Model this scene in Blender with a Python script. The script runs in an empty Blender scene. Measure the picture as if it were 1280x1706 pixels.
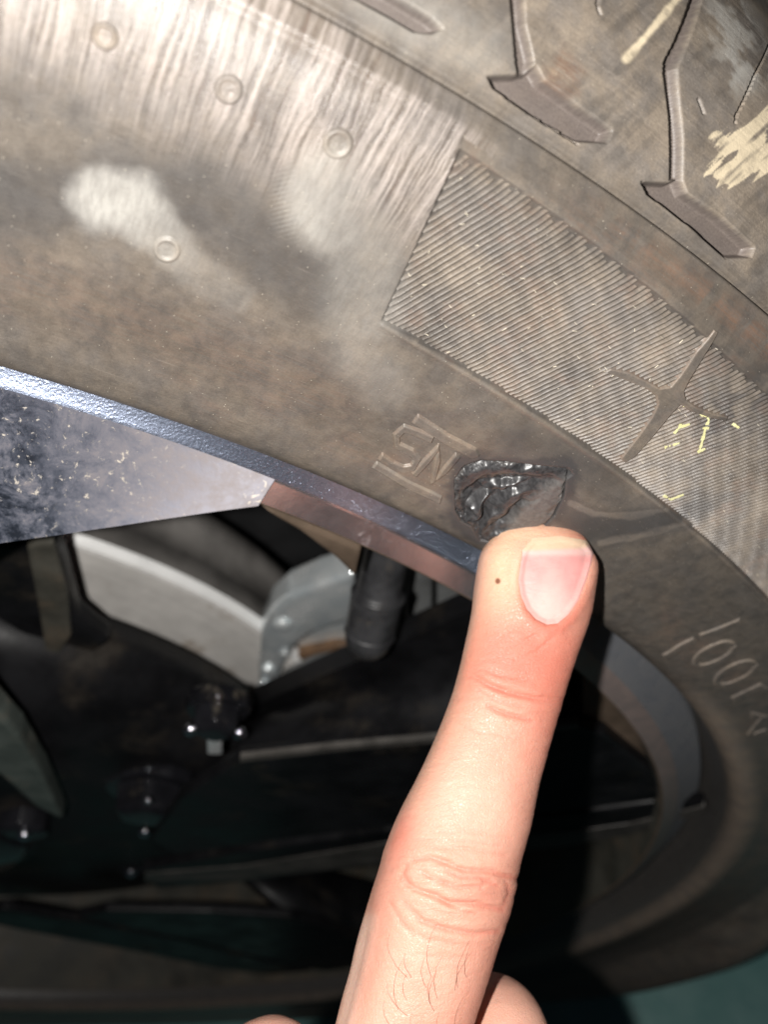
import bpy, bmesh, math, random
import numpy as np
from mathutils import Vector, Matrix

scene = bpy.context.scene
rng = np.random.default_rng(7)
random.seed(7)

# ------------------------------------------------------------------ camera
W, H = 1280.0, 1706.0
F_PX = 1503.28                                   # focal length in photograph pixels
CAM = np.array([0.20719328, -0.08155794, 0.2684447])
ROT = np.array([[0.98163379, -0.0078518, -0.19061335],      # rows: right, up, back
                [0.11943002, 0.80443417, 0.58191248],
                [0.14876683, -0.59398991, 0.79059751]])
cam_data = bpy.data.cameras.new('camera')
cam = bpy.data.objects.new('camera', cam_data)
scene.collection.objects.link(cam)
M4 = Matrix.Identity(4)
for i in range(3):
    for j in range(3):
        M4[j][i] = ROT[i, j]
    M4[i][3] = CAM[i]
cam.matrix_world = M4
cam_data.sensor_fit = 'VERTICAL'
cam_data.sensor_height = 5.79
cam_data.lens = F_PX * 5.79 / H
cam_data.clip_start = 0.005
cam_data.clip_end = 50
cam_data.dof.use_dof = True
cam_data.dof.focus_distance = 0.112
cam_data.dof.aperture_fstop = 3.4
scene.camera = cam

# ------------------------------------------------------------------ world (dim garage) and the phone flash
world = bpy.data.worlds.new('World')
scene.world = world
world.use_nodes = True
world.node_tree.nodes['Background'].inputs[0].default_value = (0.68, 0.77, 1.0, 1)
world.node_tree.nodes['Background'].inputs[1].default_value = 0.016
flash_data = bpy.data.lights.new('phone_flash', 'POINT')
flash_data.energy = 1.0
flash_data.shadow_soft_size = 0.0016
flash_data.color = (1.0, 0.97, 0.93)
flash_data.use_nodes = True
_lt = flash_data.node_tree
_fo = _lt.nodes.new('ShaderNodeLightFalloff'); _fo.inputs['Strength'].default_value = 2.65; _fo.inputs['Smooth'].default_value = 0.012
_lt.links.new(_fo.outputs['Quadratic'], _lt.nodes['Emission'].inputs['Strength'])
flash = bpy.data.objects.new('phone_flash', flash_data)
scene.collection.objects.link(flash)
flash.location = Vector(CAM + np.array([-0.0165, -0.002, 0.004]) @ ROT)

scene.view_settings.view_transform = 'Standard'
scene.view_settings.look = 'None'
scene.view_settings.exposure = 0.0
scene.view_settings.gamma = 1.0

# ------------------------------------------------------------------ geometry helpers
def rays(uv):
    uv = np.atleast_2d(np.asarray(uv, float))
    return np.stack([(uv[:, 0] - W / 2) / F_PX, -(uv[:, 1] - H / 2) / F_PX, -np.ones(len(uv))], -1) @ ROT

def at_depth(u, v, d):
    return CAM + d * rays([[u, v]])[0]

def at_plane(uv, y):
    r = rays(uv)
    return CAM + ((y - CAM[1]) / r[:, 1])[:, None] * r

def to_px(X):
    c = (np.asarray(X) - CAM) @ ROT.T
    z = np.where(-c[..., 2] < 1e-3, 1e-3, -c[..., 2])
    uv = np.stack([W / 2 + F_PX * c[..., 0] / z, H / 2 - F_PX * c[..., 1] / z], -1)
    uv[-c[..., 2] < 1e-3] = -9999
    return uv

# radial profile of the outer half of the tyre: R -> y
PROF = np.array([(0.2519, -0.0029), (0.2530, -0.0052), (0.2552, -0.0068), (0.2585, -0.0071), (0.2625, -0.0066),
                 (0.2680, -0.0064), (0.2735, -0.0062), (0.2791, -0.0053), (0.2850, -0.0042), (0.2920, -0.0027),
                 (0.2990, -0.0006), (0.3031, 0.0028), (0.3065, 0.0060), (0.3110, 0.0113), (0.3150, 0.0172),
                 (0.3180, 0.0240), (0.3200, 0.0320), (0.3210, 0.0420)])
def smooth_curve(P, n=24):
    P = np.asarray(P, float); out = []
    Q = np.vstack([2 * P[0] - P[1], P, 2 * P[-1] - P[-2]])
    for i in range(1, len(Q) - 2):
        p0, p1, p2, p3 = Q[i - 1], Q[i], Q[i + 1], Q[i + 2]
        for k in range(n):
            t = k / n
            out.append(0.5 * (2 * p1 + (p2 - p0) * t + (2 * p0 - 5 * p1 + 4 * p2 - p3) * t * t + (3 * p1 - p0 - 3 * p2 + p3) * t ** 3))
    out.append(Q[-2])
    return np.array(out)
PC = smooth_curve(PROF)
PS = np.concatenate([[0], np.cumsum(np.linalg.norm(np.diff(PC, axis=0), axis=1))])
PT = np.gradient(PC, axis=0); PT /= np.linalg.norm(PT, axis=1)[:, None]
PN = np.stack([PT[:, 1], -PT[:, 0]], -1)          # outward normal in (R, y)
S_END = PS[-1]
def prof(s):
    return (np.interp(s, PS, PC[:, 0]), np.interp(s, PS, PC[:, 1]), np.interp(s, PS, PN[:, 0]), np.interp(s, PS, PN[:, 1]))
def surf(th, s, h=0.0):
    R, y, nr, ny = prof(s)
    R = R + nr * h; y = y + ny * h
    y = y - (0.020 * sstep(-0.05, -0.5, np.cos(th)) - 0.010 * sstep(-0.6, -1.0, np.cos(th))) * sstep(0.018, 0.062, s)
    return np.stack([R * np.sin(th), y + 0 * th, R * np.cos(th)], -1)
def on_tyre(uv):
    """(angle, arc length) where the sight line through a photograph point meets the tyre"""
    r = rays(uv); t = np.linspace(0.03, 0.60, 5000)
    out = np.zeros((len(r), 2))
    for i, d in enumerate(r):
        X = CAM + t[:, None] * d
        R = np.hypot(X[:, 0], X[:, 2])
        g = np.interp(R, PC[:, 0], PC[:, 1], left=9, right=9)
        k = np.argmax((X[:, 1] - g >= 0) & (R > PC[0, 0]))
        a = np.arctan2(X[k, 0], X[k, 2])
        out[i] = (a, np.interp(R[k], PC[:, 0], PS))
    return out
def poly_sdf(P, poly):
    """signed distance, negative inside; P (...,2)"""
    poly = np.asarray(poly, float); d2 = np.full(P.shape[:-1], 1e9); ins = np.zeros(P.shape[:-1], bool)
    for i in range(len(poly)):
        a, b = poly[i], poly[(i + 1) % len(poly)]
        e = b - a; w = P - a
        t = np.clip((w @ e) / (e @ e + 1e-12), 0, 1)
        q = w - t[..., None] * e
        d2 = np.minimum(d2, (q ** 2).sum(-1))
        c = ((a[1] > P[..., 1]) != (b[1] > P[..., 1])) & (P[..., 0] < (b[0] - a[0]) * (P[..., 1] - a[1]) / (b[1] - a[1] + 1e-12) + a[0])
        ins ^= c
    d = np.sqrt(d2)
    return np.where(ins, -d, d)
def line_dist(P, line):
    line = np.asarray(line, float); d2 = np.full(P.shape[:-1], 1e9); tt = np.zeros(P.shape[:-1])
    n = len(line) - 1
    for i in range(n):
        a, b = line[i], line[i + 1]; e = b - a; w = P - a
        t = np.clip((w @ e) / (e @ e + 1e-12), 0, 1)
        q = ((w - t[..., None] * e) ** 2).sum(-1)
        m = q < d2
        d2 = np.where(m, q, d2); tt = np.where(m, (i + t) / n, tt)
    return np.sqrt(d2), tt
def sstep(a, b, x):
    t = np.clip((x - a) / (b - a), 0, 1)
    return t * t * (3 - 2 * t)
def vnoise(x, y, seed=0):
    r = np.random.default_rng(seed); T = r.random((256, 256))
    xi = np.floor(x).astype(int); yi = np.floor(y).astype(int); fx = x - xi; fy = y - yi
    fx = fx * fx * (3 - 2 * fx); fy = fy * fy * (3 - 2 * fy)
    g = lambda i, j: T[i % 256, j % 256]
    return (g(xi, yi) * (1 - fx) + g(xi + 1, yi) * fx) * (1 - fy) + (g(xi, yi + 1) * (1 - fx) + g(xi + 1, yi + 1) * fx) * fy
def fbm(x, y, seed=0, o=4):
    v = 0; a = 0.5; tot = 0
    for k in range(o):
        v = v + a * vnoise(x * 2 ** k, y * 2 ** k, seed + k); tot += a; a *= 0.55
    return v / tot

# ------------------------------------------------------------------ object helpers
def link(name, me, mat=None, parent=None):
    o = bpy.data.objects.new(name, me)
    scene.collection.objects.link(o)
    if mat is not None: me.materials.append(mat)
    if parent is not None: o.parent = parent
    return o
def mesh_from(name, V, Fc, smooth=True, attrs=None, uv=None):
    me = bpy.data.meshes.new(name)
    V = np.asarray(V, np.float32)
    if isinstance(Fc, np.ndarray):
        n, k = Fc.shape
        me.vertices.add(len(V)); me.vertices.foreach_set('co', V.ravel())
        me.loops.add(n * k); me.loops.foreach_set('vertex_index', Fc.astype(np.int32).ravel())
        me.polygons.add(n); me.polygons.foreach_set('loop_start', np.arange(0, n * k, k, dtype=np.int32))
        me.update(calc_edges=True)
    else:
        me.from_pydata(V.tolist(), [], [list(f) for f in Fc]); me.update()
    me.polygons.foreach_set('use_smooth', np.full(len(me.polygons), smooth))
    if attrs:
        for k, a in attrs.items():
            a = np.asarray(a, np.float32)
            if a.ndim == 2:
                at = me.attributes.new(k, 'FLOAT_VECTOR', 'POINT'); at.data.foreach_set('vector', a.ravel())
            else:
                at = me.attributes.new(k, 'FLOAT', 'POINT'); at.data.foreach_set('value', a)
    if uv is not None:
        at = me.attributes.new('surf', 'FLOAT_VECTOR', 'POINT')
        at.data.foreach_set('vector', np.concatenate([uv, np.zeros((len(uv), 1))], 1).astype(np.float32).ravel())
    return me
def grid_faces(nr, nc, wrap=False):
    j = np.arange(nc if wrap else nc - 1); i = np.arange(nr - 1)
    I, J = np.meshgrid(i, j, indexing='ij'); J2 = (J + 1) % nc
    return np.stack([I * nc + J, I * nc + J2, (I + 1) * nc + J2, (I + 1) * nc + J], -1).reshape(-1, 4)
def thing(name, label, cat, loc=(0, 0, 0), group=None):
    o = bpy.data.objects.new(name, None); scene.collection.objects.link(o)
    o.location = loc; o.empty_display_size = 0.02
    o['label'] = label; o['category'] = cat
    if group: o['group'] = group
    return o
def bm_obj(name, bm, mat, parent=None, smooth=False):
    me = bpy.data.meshes.new(name); bmesh.ops.recalc_face_normals(bm, faces=bm.faces); bm.to_mesh(me); bm.free()
    me.polygons.foreach_set('use_smooth', np.full(len(me.polygons), smooth))
    return link(name, me, mat, parent)
def prism(name, pts, off, mat, parent=None, bevel=0.0, seg=2, smooth=False):
    """closed solid from a 3-D outline and an extrusion vector"""
    bm = bmesh.new()
    a = [bm.verts.new(p) for p in pts]; b = [bm.verts.new(np.asarray(p) + off) for p in pts]
    bm.faces.new(a); bm.faces.new(b[::-1])
    for i in range(len(a)):
        j = (i + 1) % len(a); bm.faces.new((a[i], b[i], b[j], a[j]))
    bmesh.ops.recalc_face_normals(bm, faces=bm.faces)
    if bevel > 0:
        bmesh.ops.bevel(bm, geom=list(bm.edges), offset=bevel, segments=seg, affect='EDGES', profile=0.6, clamp_overlap=True)
    return bm_obj(name, bm, mat, parent, smooth)
def tube(path, rad, n=16, cap=True):
    """vertices/faces of a tube along a path with a radius per point"""
    path = np.asarray(path, float); rad = np.broadcast_to(rad, (len(path),))
    T = np.gradient(path, axis=0); T /= np.linalg.norm(T, axis=1)[:, None]
    u = np.cross(T[0], [0.3, 0.5, 0.8]); u /= np.linalg.norm(u)
    V = []
    for p, t, r in zip(path, T, rad):
        u = u - t * (u @ t); u /= np.linalg.norm(u); w = np.cross(t, u)
        for k in range(n):
            a = 2 * math.pi * k / n
            V.append(p + r * (math.cos(a) * u + math.sin(a) * w))
    Fs = [tuple(f) for f in grid_faces(len(path), n, True)]
    if cap:
        Fs.append(tuple(range(n))[::-1]); Fs.append(tuple(range((len(path) - 1) * n, len(path) * n)))
    return np.array(V), Fs
def revolve(profile, ths, closed=True):
    P = np.asarray(profile, float)
    th = np.asarray(ths); R = P[:, 0][:, None]; Y = P[:, 1][:, None] + 0 * th
    V = np.stack([R * np.sin(th), Y, R * np.cos(th)], -1).reshape(-1, 3)
    return V, grid_faces(len(P), len(th), closed)

# ------------------------------------------------------------------ material helpers
class NT:
    def __init__(s, name):
        s.m = bpy.data.materials.new(name); s.m.use_nodes = True
        s.t = s.m.node_tree; s.b = s.t.nodes['Principled BSDF']; s.out = s.t.nodes['Material Output']
    def n(s, kind, **kw):
        x = s.t.nodes.new(kind)
        for k, v in kw.items(): setattr(x, k, v)
        return x
    def set(s, sock, v):
        if hasattr(v, 'is_output') or isinstance(v, bpy.types.NodeSocket): s.t.links.new(v, sock)
        else:
            if sock.type == 'RGBA' and not isinstance(v, (int, float)) and len(v) == 3: v = (*v, 1)
            sock.default_value = v
    def attr(s, name, vec=False):
        a = s.n('ShaderNodeAttribute', attribute_name=name)
        return a.outputs['Vector' if vec else 'Fac']
    def coord(s, which='Object'):
        return s.n('ShaderNodeTexCoord').outputs[which]
    def map(s, vec, scale=(1, 1, 1), rot=(0, 0, 0), loc=(0, 0, 0)):
        x = s.n('ShaderNodeMapping'); s.set(x.inputs['Vector'], vec)
        x.inputs['Scale'].default_value = scale; x.inputs['Rotation'].default_value = rot; x.inputs['Location'].default_value = loc
        return x.outputs[0]
    def noise(s, vec, scale, detail=3, rough=0.55, dist=0.0):
        x = s.n('ShaderNodeTexNoise'); s.set(x.inputs['Vector'], vec)
        x.inputs['Scale'].default_value = scale; x.inputs['Detail'].default_value = detail
        x.inputs['Roughness'].default_value = rough; x.inputs['Distortion'].default_value = dist
        return x.outputs['Fac']
    def voro(s, vec, scale, feature='F1', out='Distance'):
        x = s.n('ShaderNodeTexVoronoi', feature=feature); s.set(x.inputs['Vector'], vec); x.inputs['Scale'].default_value = scale
        return x.outputs[out]
    def ramp(s, f, a, b, lo=0.0, hi=1.0):
        x = s.n('ShaderNodeMapRange', interpolation_type='SMOOTHSTEP'); s.set(x.inputs['Value'], f)
        x.inputs['From Min'].default_value = a; x.inputs['From Max'].default_value = b
        x.inputs['To Min'].default_value = lo; x.inputs['To Max'].default_value = hi
        return x.outputs['Result']
    def mix(s, f, a, b):
        x = s.n('ShaderNodeMix', data_type='RGBA'); s.set(x.inputs[0], f); s.set(x.inputs[6], a); s.set(x.inputs[7], b)
        return x.outputs[2]
    def math(s, op, a, b=0.0, c=0.0):
        x = s.n('ShaderNodeMath', operation=op)
        for i, v in enumerate((a, b, c)): s.set(x.inputs[i], v)
        return x.outputs[0]
    def bump(s, h, strength=0.3, dist=0.001, normal=None):
        x = s.n('ShaderNodeBump'); s.set(x.inputs['Height'], h); x.inputs['Strength'].default_value = strength
        x.inputs['Distance'].default_value = dist
        if normal is not None: s.set(x.inputs['Normal'], normal)
        return x.outputs[0]
    def pb(s, **kw):
        for k, v in kw.items(): s.set(s.b.inputs[k.replace('_', ' ')], v)
        return s.m

def simple(name, col, rough=0.5, metal=0.0, var=0.25, scale=120, bump=0.1, dirt=None, dirt_amt=0.5):
    k = NT(name); c = k.coord()
    n1 = k.noise(c, scale, 5, 0.6)
    dark = tuple(x * (1 - var) for x in col); lite = tuple(min(1, x * (1 + var)) for x in col)
    colr = k.mix(k.ramp(n1, 0.3, 0.7), dark, lite)
    r = k.ramp(n1, 0.3, 0.7, max(0.03, rough - 0.1), min(1, rough + 0.1))
    met = metal
    if dirt is not None:
        f = k.ramp(k.noise(k.map(c, loc=(3, 1, 2)), scale * 0.6, 6, 0.7), 0.62 - 0.3 * dirt_amt, 0.80 - 0.2 * dirt_amt)
        colr = k.mix(f, colr, dirt); r = k.math('MAXIMUM', r, k.math('MULTIPLY', f, 0.8))
        if metal > 0: met = k.math('MULTIPLY', k.math('SUBTRACT', 1.0, f), metal)
    k.pb(Base_Color=colr, Roughness=r, Metallic=met)
    if bump > 0: k.pb(Normal=k.bump(k.noise(c, scale * 6, 3), bump, 0.0004))
    return k.m

# --- dusty tyre rubber (coordinates 'surf': centimetres round the wheel, centimetres across the sidewall)
def rubber(name, streaks=True, tread=False):
    k = NT(name); u = k.attr('surf', True)
    dust_shade, pale, brown, dark = k.attr('dust_shade'), k.attr('pale'), k.attr('brown'), k.attr('dark')
    n_big = k.noise(u, 0.9, 5, 0.6, 0.4)
    n_mid = k.noise(u, 4.5, 6, 0.65, 0.3)
    n_fine = k.noise(u, 34, 4, 0.7)
    brush = k.noise(k.map(u, (2.2, 26.0, 1), (0, 0, 0.12)), 1.0, 6, 0.75)
    base = k.mix(k.ramp(n_mid, 0.3, 0.7), (0.034, 0.032, 0.031), (0.068, 0.062, 0.056))
    # thin film of road dust
    film = k.math('MULTIPLY', dust_shade, k.ramp(k.math('ADD', k.math('MULTIPLY', n_big, 0.6), k.math('MULTIPLY', n_mid, 0.4)), 0.28, 0.72, 0.62, 1.0))
    film = k.math('MULTIPLY', film, k.ramp(n_fine, 0.25, 0.75, 0.65, 1.0))
    tint = k.mix(k.ramp(k.noise(k.map(u, loc=(7, 2, 0)), 1.6, 5, 0.65), 0.38, 0.62), (0.315, 0.276, 0.240), (0.425, 0.350, 0.272))
    tint = k.mix(k.ramp(brush, 0.3, 0.7, 0.0, 0.35), tint, (0.215, 0.175, 0.140))
    col = k.mix(film, base, tint)
    bmask = k.math('MULTIPLY', brown, k.ramp(k.math('ADD', k.math('MULTIPLY', brush, 0.6), k.math('MULTIPLY', n_mid, 0.4)), 0.38, 0.62))
    col = k.mix(k.math('MULTIPLY', bmask, 0.8), col, (0.190, 0.112, 0.075))
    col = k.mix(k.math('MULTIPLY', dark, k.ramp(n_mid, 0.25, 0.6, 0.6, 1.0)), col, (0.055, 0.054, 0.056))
    wipe = k.noise(k.map(u, (14, 4, 1), (0, 0, 0.7)), 1.0, 5, 0.7)
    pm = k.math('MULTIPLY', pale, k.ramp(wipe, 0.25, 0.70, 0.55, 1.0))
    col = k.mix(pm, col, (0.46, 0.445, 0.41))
    cream = k.attr('cream')
    col = k.mix(k.math('MULTIPLY', cream, k.ramp(n_mid, 0.2, 0.55, 0.5, 1.0)), col, (0.78, 0.66, 0.47))
    # bright grit specks
    sp = k.voro(u, 26, out='Distance'); spc = k.n('ShaderNodeTexVoronoi'); k.set(spc.inputs['Vector'], u); spc.inputs['Scale'].default_value = 26
    pick = k.n('ShaderNodeSeparateColor'); k.set(pick.inputs[0], spc.outputs['Color'])
    speck = k.math('MULTIPLY', k.ramp(sp, 0.20, 0.10), k.math('GREATER_THAN', pick.outputs[0], 0.93))
    col = k.mix(k.math('MULTIPLY', speck, 0.55), col, (0.75, 0.68, 0.55))
    gr = k.attr('groove'); col = k.mix(k.math('MULTIPLY', gr, 0.85), col, k.mix(k.ramp(n_fine, .3, .7), (0.120, 0.098, 0.090), (0.165, 0.138, 0.124)))
    st_attr = k.attr('streak')
    # mould flow lines running across the sidewall
    wob = k.noise(k.map(u, (2.0, 1.2, 1)), 1.0, 2)
    su = k.n('ShaderNodeVectorMath', operation='ADD'); k.set(su.inputs[0], u)
    cmb = k.n('ShaderNodeCombineXYZ'); k.set(cmb.inputs[0], k.math('MULTIPLY', wob, 0.14)); k.set(su.inputs[1], cmb.outputs[0])
    s1 = k.noise(k.map(su.outputs[0], (15.0, 0.50, 1)), 1.0, 3, 0.6)
    s2 = k.noise(k.map(su.outputs[0], (44.0, 1.5, 1)), 1.0, 3, 0.6)
    s3 = k.noise(k.map(su.outputs[0], (60.0, 9.0, 1)), 1.0, 3, 0.7)
    sh = k.math('ADD', k.math('MULTIPLY', s1, 0.5), k.math('ADD', k.math('MULTIPLY', s2, 0.33), k.math('MULTIPLY', s3, 0.17)))
    sv = k.ramp(sh, 0.40, 0.62)
    col = k.mix(k.math('MULTIPLY', k.math('MULTIPLY', sv, st_attr), 0.54), col, (0.64, 0.56, 0.515))  # pinkish white of the flash sheen mixed into the line colour
    col = k.mix(k.math('MULTIPLY', k.math('MULTIPLY', k.ramp(sh, 0.46, 0.36), st_attr), 0.35), col, (0.19, 0.120, 0.104))
    scr = k.noise(k.map(u, (1.6, 75.0, 1), (0, 0, -0.06)), 1.0, 4, 0.8, 0.2)
    col = k.mix(k.math('MULTIPLY', k.ramp(scr, 0.60, 0.72), 0.30), col, (0.42, 0.37, 0.32))
    col = k.mix(k.math('MULTIPLY', k.ramp(scr, 0.40, 0.30), 0.30), col, (0.075, 0.068, 0.06))
    rough = k.ramp(n_mid, 0.3, 0.7, 0.31, 0.42)
    rough = k.math('ADD', rough, k.math('MULTIPLY', dust_shade, 0.10))
    rough = k.math('SUBTRACT', rough, k.math('MULTIPLY', st_attr, 0.15))
    k.pb(Base_Color=col, Roughness=rough, Specular_IOR_Level=0.5)
    b1 = k.bump(k.math('MULTIPLY', sh, st_attr), 0.40, 0.0004)
    b2 = k.bump(n_fine, 0.30, 0.0002, b1)
    b3 = k.bump(brush, 0.12, 0.0002, b2)
    b4 = k.bump(speck, 0.5, 0.0002, b3)
    k.pb(Normal=b4)
    return k.m
M_RUB = rubber('dusty_tyre_rubber')

def machined(name, base, dirt, dirt_amt, rough=0.2, grit=0.0, blot=1.0, aniso=0.0, haze=0.0):
    k = NT(name); c = k.coord()
    sp = k.n('ShaderNodeSeparateXYZ'); k.set(sp.inputs[0], c)
    rad = k.math('SQRT', k.math('ADD', k.math('POWER', sp.outputs[0], 2.0), k.math('POWER', sp.outputs[2], 2.0)))
    cb = k.n('ShaderNodeCombineXYZ'); k.set(cb.inputs[0], rad)
    lines = k.noise(cb.outputs[0], 4200, 2)
    n1 = k.noise(c, 150, 9, 0.82, 0.5); n2 = k.noise(c, 420, 4, 0.7); n3 = k.noise(c, 30, 3, 0.6)
    f = k.math('ADD', k.math('MULTIPLY', n1, 0.55), k.math('ADD', k.math('MULTIPLY', n2, 0.25), k.math('MULTIPLY', n3, 0.2)))
    film = k.ramp(f, 0.58 - 0.26 * dirt_amt, 0.72 - 0.12 * dirt_amt, 0.10 * dirt_amt, 0.75)
    tow = k.ramp(k.math('ADD', sp.outputs[0], k.math('MULTIPLY', k.math('SUBTRACT', n1, 0.5), 0.05)), 0.130, 0.160); film = k.math('MAXIMUM', film, k.math('MULTIPLY', k.math('MULTIPLY', tow, haze), k.ramp(n2, 0.25, 0.75, 0.7, 1.0)))
    far = k.ramp(sp.outputs[0], 0.195, 0.222); film = k.math('MAXIMUM', film, k.math('MULTIPLY', far, k.ramp(n1, 0.2, 0.7, 0.40, 0.75)))
    dirt = k.mix(k.ramp(sp.outputs[2], 0.045, -0.02), (*dirt, 1), (0.10, 0.10, 0.085, 1))
    bl = k.ramp(k.noise(c, 950, 4, 0.7, 0.6), 0.585, 0.68)
    blm = k.math('MULTIPLY', bl, k.ramp(n3, 0.42, 0.56))
    col = k.mix(film, k.mix(k.math('MULTIPLY', far, 0.75), base, (0.12, 0.125, 0.13)), dirt)  # metal colour darkened on the far side to dim its reflection
    col = k.mix(k.math('MULTIPLY', blm, min(1.0, dirt_amt * blot)), col, (0.62, 0.56, 0.47))
    met = k.math('SUBTRACT', 1.0, k.math('MAXIMUM', film, k.math('MULTIPLY', blm, dirt_amt * blot)))
    r = k.math('ADD', rough, k.math('MULTIPLY', film, 0.55))
    k.pb(Base_Color=col, Metallic=met, Roughness=r, Anisotropic=aniso, Anisotropic_Rotation=0.0)
    if aniso > 0:
        tg = k.n('ShaderNodeTangent', direction_type='RADIAL', axis='Y'); k.set(k.b.inputs['Tangent'], tg.outputs[0])
    b = k.bump(lines, 0.10, 0.00004)
    if grit > 0:
        v = k.n('ShaderNodeTexVoronoi'); k.set(v.inputs['Vector'], c); v.inputs['Scale'].default_value = 5200
        g2 = k.n('ShaderNodeSeparateColor'); k.set(g2.inputs[0], v.outputs['Color'])
        b = k.bump(g2.outputs[0], grit, 0.0003, b)
        b = k.bump(k.noise(c, 2600, 3, 0.6), grit * 0.6, 0.0002, b)
    b = k.bump(n2, 0.15, 0.0002, b)
    k.pb(Normal=b)
    return k.m
M_FACE = machined('machined_spoke_face', (0.24, 0.285, 0.39), (0.245, 0.200, 0.178), 0.50, 0.26, blot=1.8, aniso=0.9, haze=0.80)
M_LIP = machined('polished_lip_edge', (0.64, 0.73, 0.95), (0.15, 0.145, 0.135), 0.08, 0.29, grit=0.5, blot=0.3)
M_BAND = machined('polished_lip_face', (0.60, 0.53, 0.55), (0.26, 0.19, 0.165), 0.16, 0.13, blot=0.3, haze=0.12)
M_BLACK = simple('gloss_black_wheel_paint', (0.008, 0.008, 0.009), 0.42, 0.0, 0.4, 60, 0.1, dirt=(0.030, 0.025, 0.020), dirt_amt=0.30)
M_BLACK.node_tree.nodes['Principled BSDF'].inputs['Specular IOR Level'].default_value = 0.18
M_BARREL = simple('brake_dusted_barrel', (0.055, 0.052, 0.042), 0.6, 0.0, 0.35, 70, 0.1, dirt=(0.10, 0.078, 0.055), dirt_amt=0.6)
M_DISC = simple('worn_brake_iron', (0.78, 0.75, 0.71), 0.42, 0.15, 0.10, 90, 0.05, dirt=(0.32, 0.25, 0.18), dirt_amt=0.2)
M_DISC_EDGE = simple('dull_disc_edge', (0.17, 0.16, 0.15), 0.6, 0.3, 0.2, 90, 0.05)
def rings(m, s_, d_):
    t = m.node_tree; c_ = t.nodes.new('ShaderNodeTexCoord'); sp_ = t.nodes.new('ShaderNodeSeparateXYZ'); t.links.new(c_.outputs['Object'], sp_.inputs[0])
    cb_ = t.nodes.new('ShaderNodeCombineXYZ'); t.links.new(sp_.outputs[0], cb_.inputs[0]); t.links.new(sp_.outputs[2], cb_.inputs[1])
    ln_ = t.nodes.new('ShaderNodeVectorMath'); ln_.operation = 'LENGTH'; t.links.new(cb_.outputs[0], ln_.inputs[0])
    nz = t.nodes.new('ShaderNodeTexNoise'); nz.noise_dimensions = '1D'; t.links.new(ln_.outputs['Value'], nz.inputs['W']); nz.inputs['Scale'].default_value = s_; nz.inputs['Detail'].default_value = 4
    b_ = t.nodes.new('ShaderNodeBump'); b_.inputs['Strength'].default_value = 0.8; b_.inputs['Distance'].default_value = d_
    t.links.new(nz.outputs['Fac'], b_.inputs['Height']); t.links.new(b_.outputs[0], t.nodes['Principled BSDF'].inputs['Normal'])
rings(M_DISC, 420, 0.00016)
M_DISC_LIP = simple('bright_disc_lip', (0.85, 0.85, 0.84), 0.35, 0.1, 0.05, 90, 0.02)
M_RUST = simple('rusty_iron', (0.15, 0.085, 0.045), 0.8, 0.1, 0.4, 120, 0.2)
M_ZINC = simple('zinc_plated_steel', (0.84, 0.92, 0.96), 0.20, 0.6, 0.15, 110, 0.15, dirt=(0.20, 0.15, 0.11), dirt_amt=0.25)
M_GREYCAST = simple('grey_cast_metal', (0.16, 0.165, 0.165), 0.5, 0.2, 0.25, 90, 0.1)
M_BOOT = simple('black_boot_rubber', (0.030, 0.030, 0.032), 0.38, 0.0, 0.4, 160, 0.2, dirt=(0.10, 0.085, 0.07), dirt_amt=0.2)
M_CHROME = simple('chrome', (0.75, 0.75, 0.82), 0.10, 1.0, 0.05, 80, 0.0)
M_BOLT = simple('black_bolt_paint', (0.010, 0.010, 0.012), 0.13, 0.0, 0.4, 80, 0.05, dirt=(0.20, 0.17, 0.13), dirt_amt=0.15)
M_DUSTY = simple('dusty_brown_metal', (0.100, 0.070, 0.048), 0.7, 0.0, 0.3, 90, 0.1)
M_DARKEDGE = simple('dusty_black_edge', (0.055, 0.050, 0.045), 0.55, 0.0, 0.4, 90, 0.1)
M_SAGE = simple('grey_green_facet_paint', (0.085, 0.10, 0.09), 0.45, 0.1, 0.3, 80, 0.1, dirt=(0.20, 0.16, 0.12), dirt_amt=0.2)

# floor of the garage
k = NT('teal_floor_paint'); c = k.coord()
fn = k.noise(c, 14, 6, 0.65)
k.pb(Base_Color=k.mix(k.ramp(fn, 0.3, 0.7), (0.09, 0.23, 0.225), (0.16, 0.33, 0.31)), Roughness=k.ramp(k.noise(c, 40, 4), 0.3, 0.7, 0.45, 0.7),
     Normal=k.bump(k.noise(c, 260, 4), 0.25, 0.001))
M_FLOOR = k.m

# ------------------------------------------------------------------ the setting: garage floor
bm = bmesh.new()
bmesh.ops.create_grid(bm, x_segments=24, y_segments=24, size=3.0)
floor = bm_obj('floor', bm, M_FLOOR)
floor.location = (0, 0, -0.322)
floor['kind'] = 'structure'

# ------------------------------------------------------------------ the wheel
wheel = thing('car_wheel', 'dusty black tyre with a torn sidewall on a dark polished alloy rim', 'car wheel')

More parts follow.
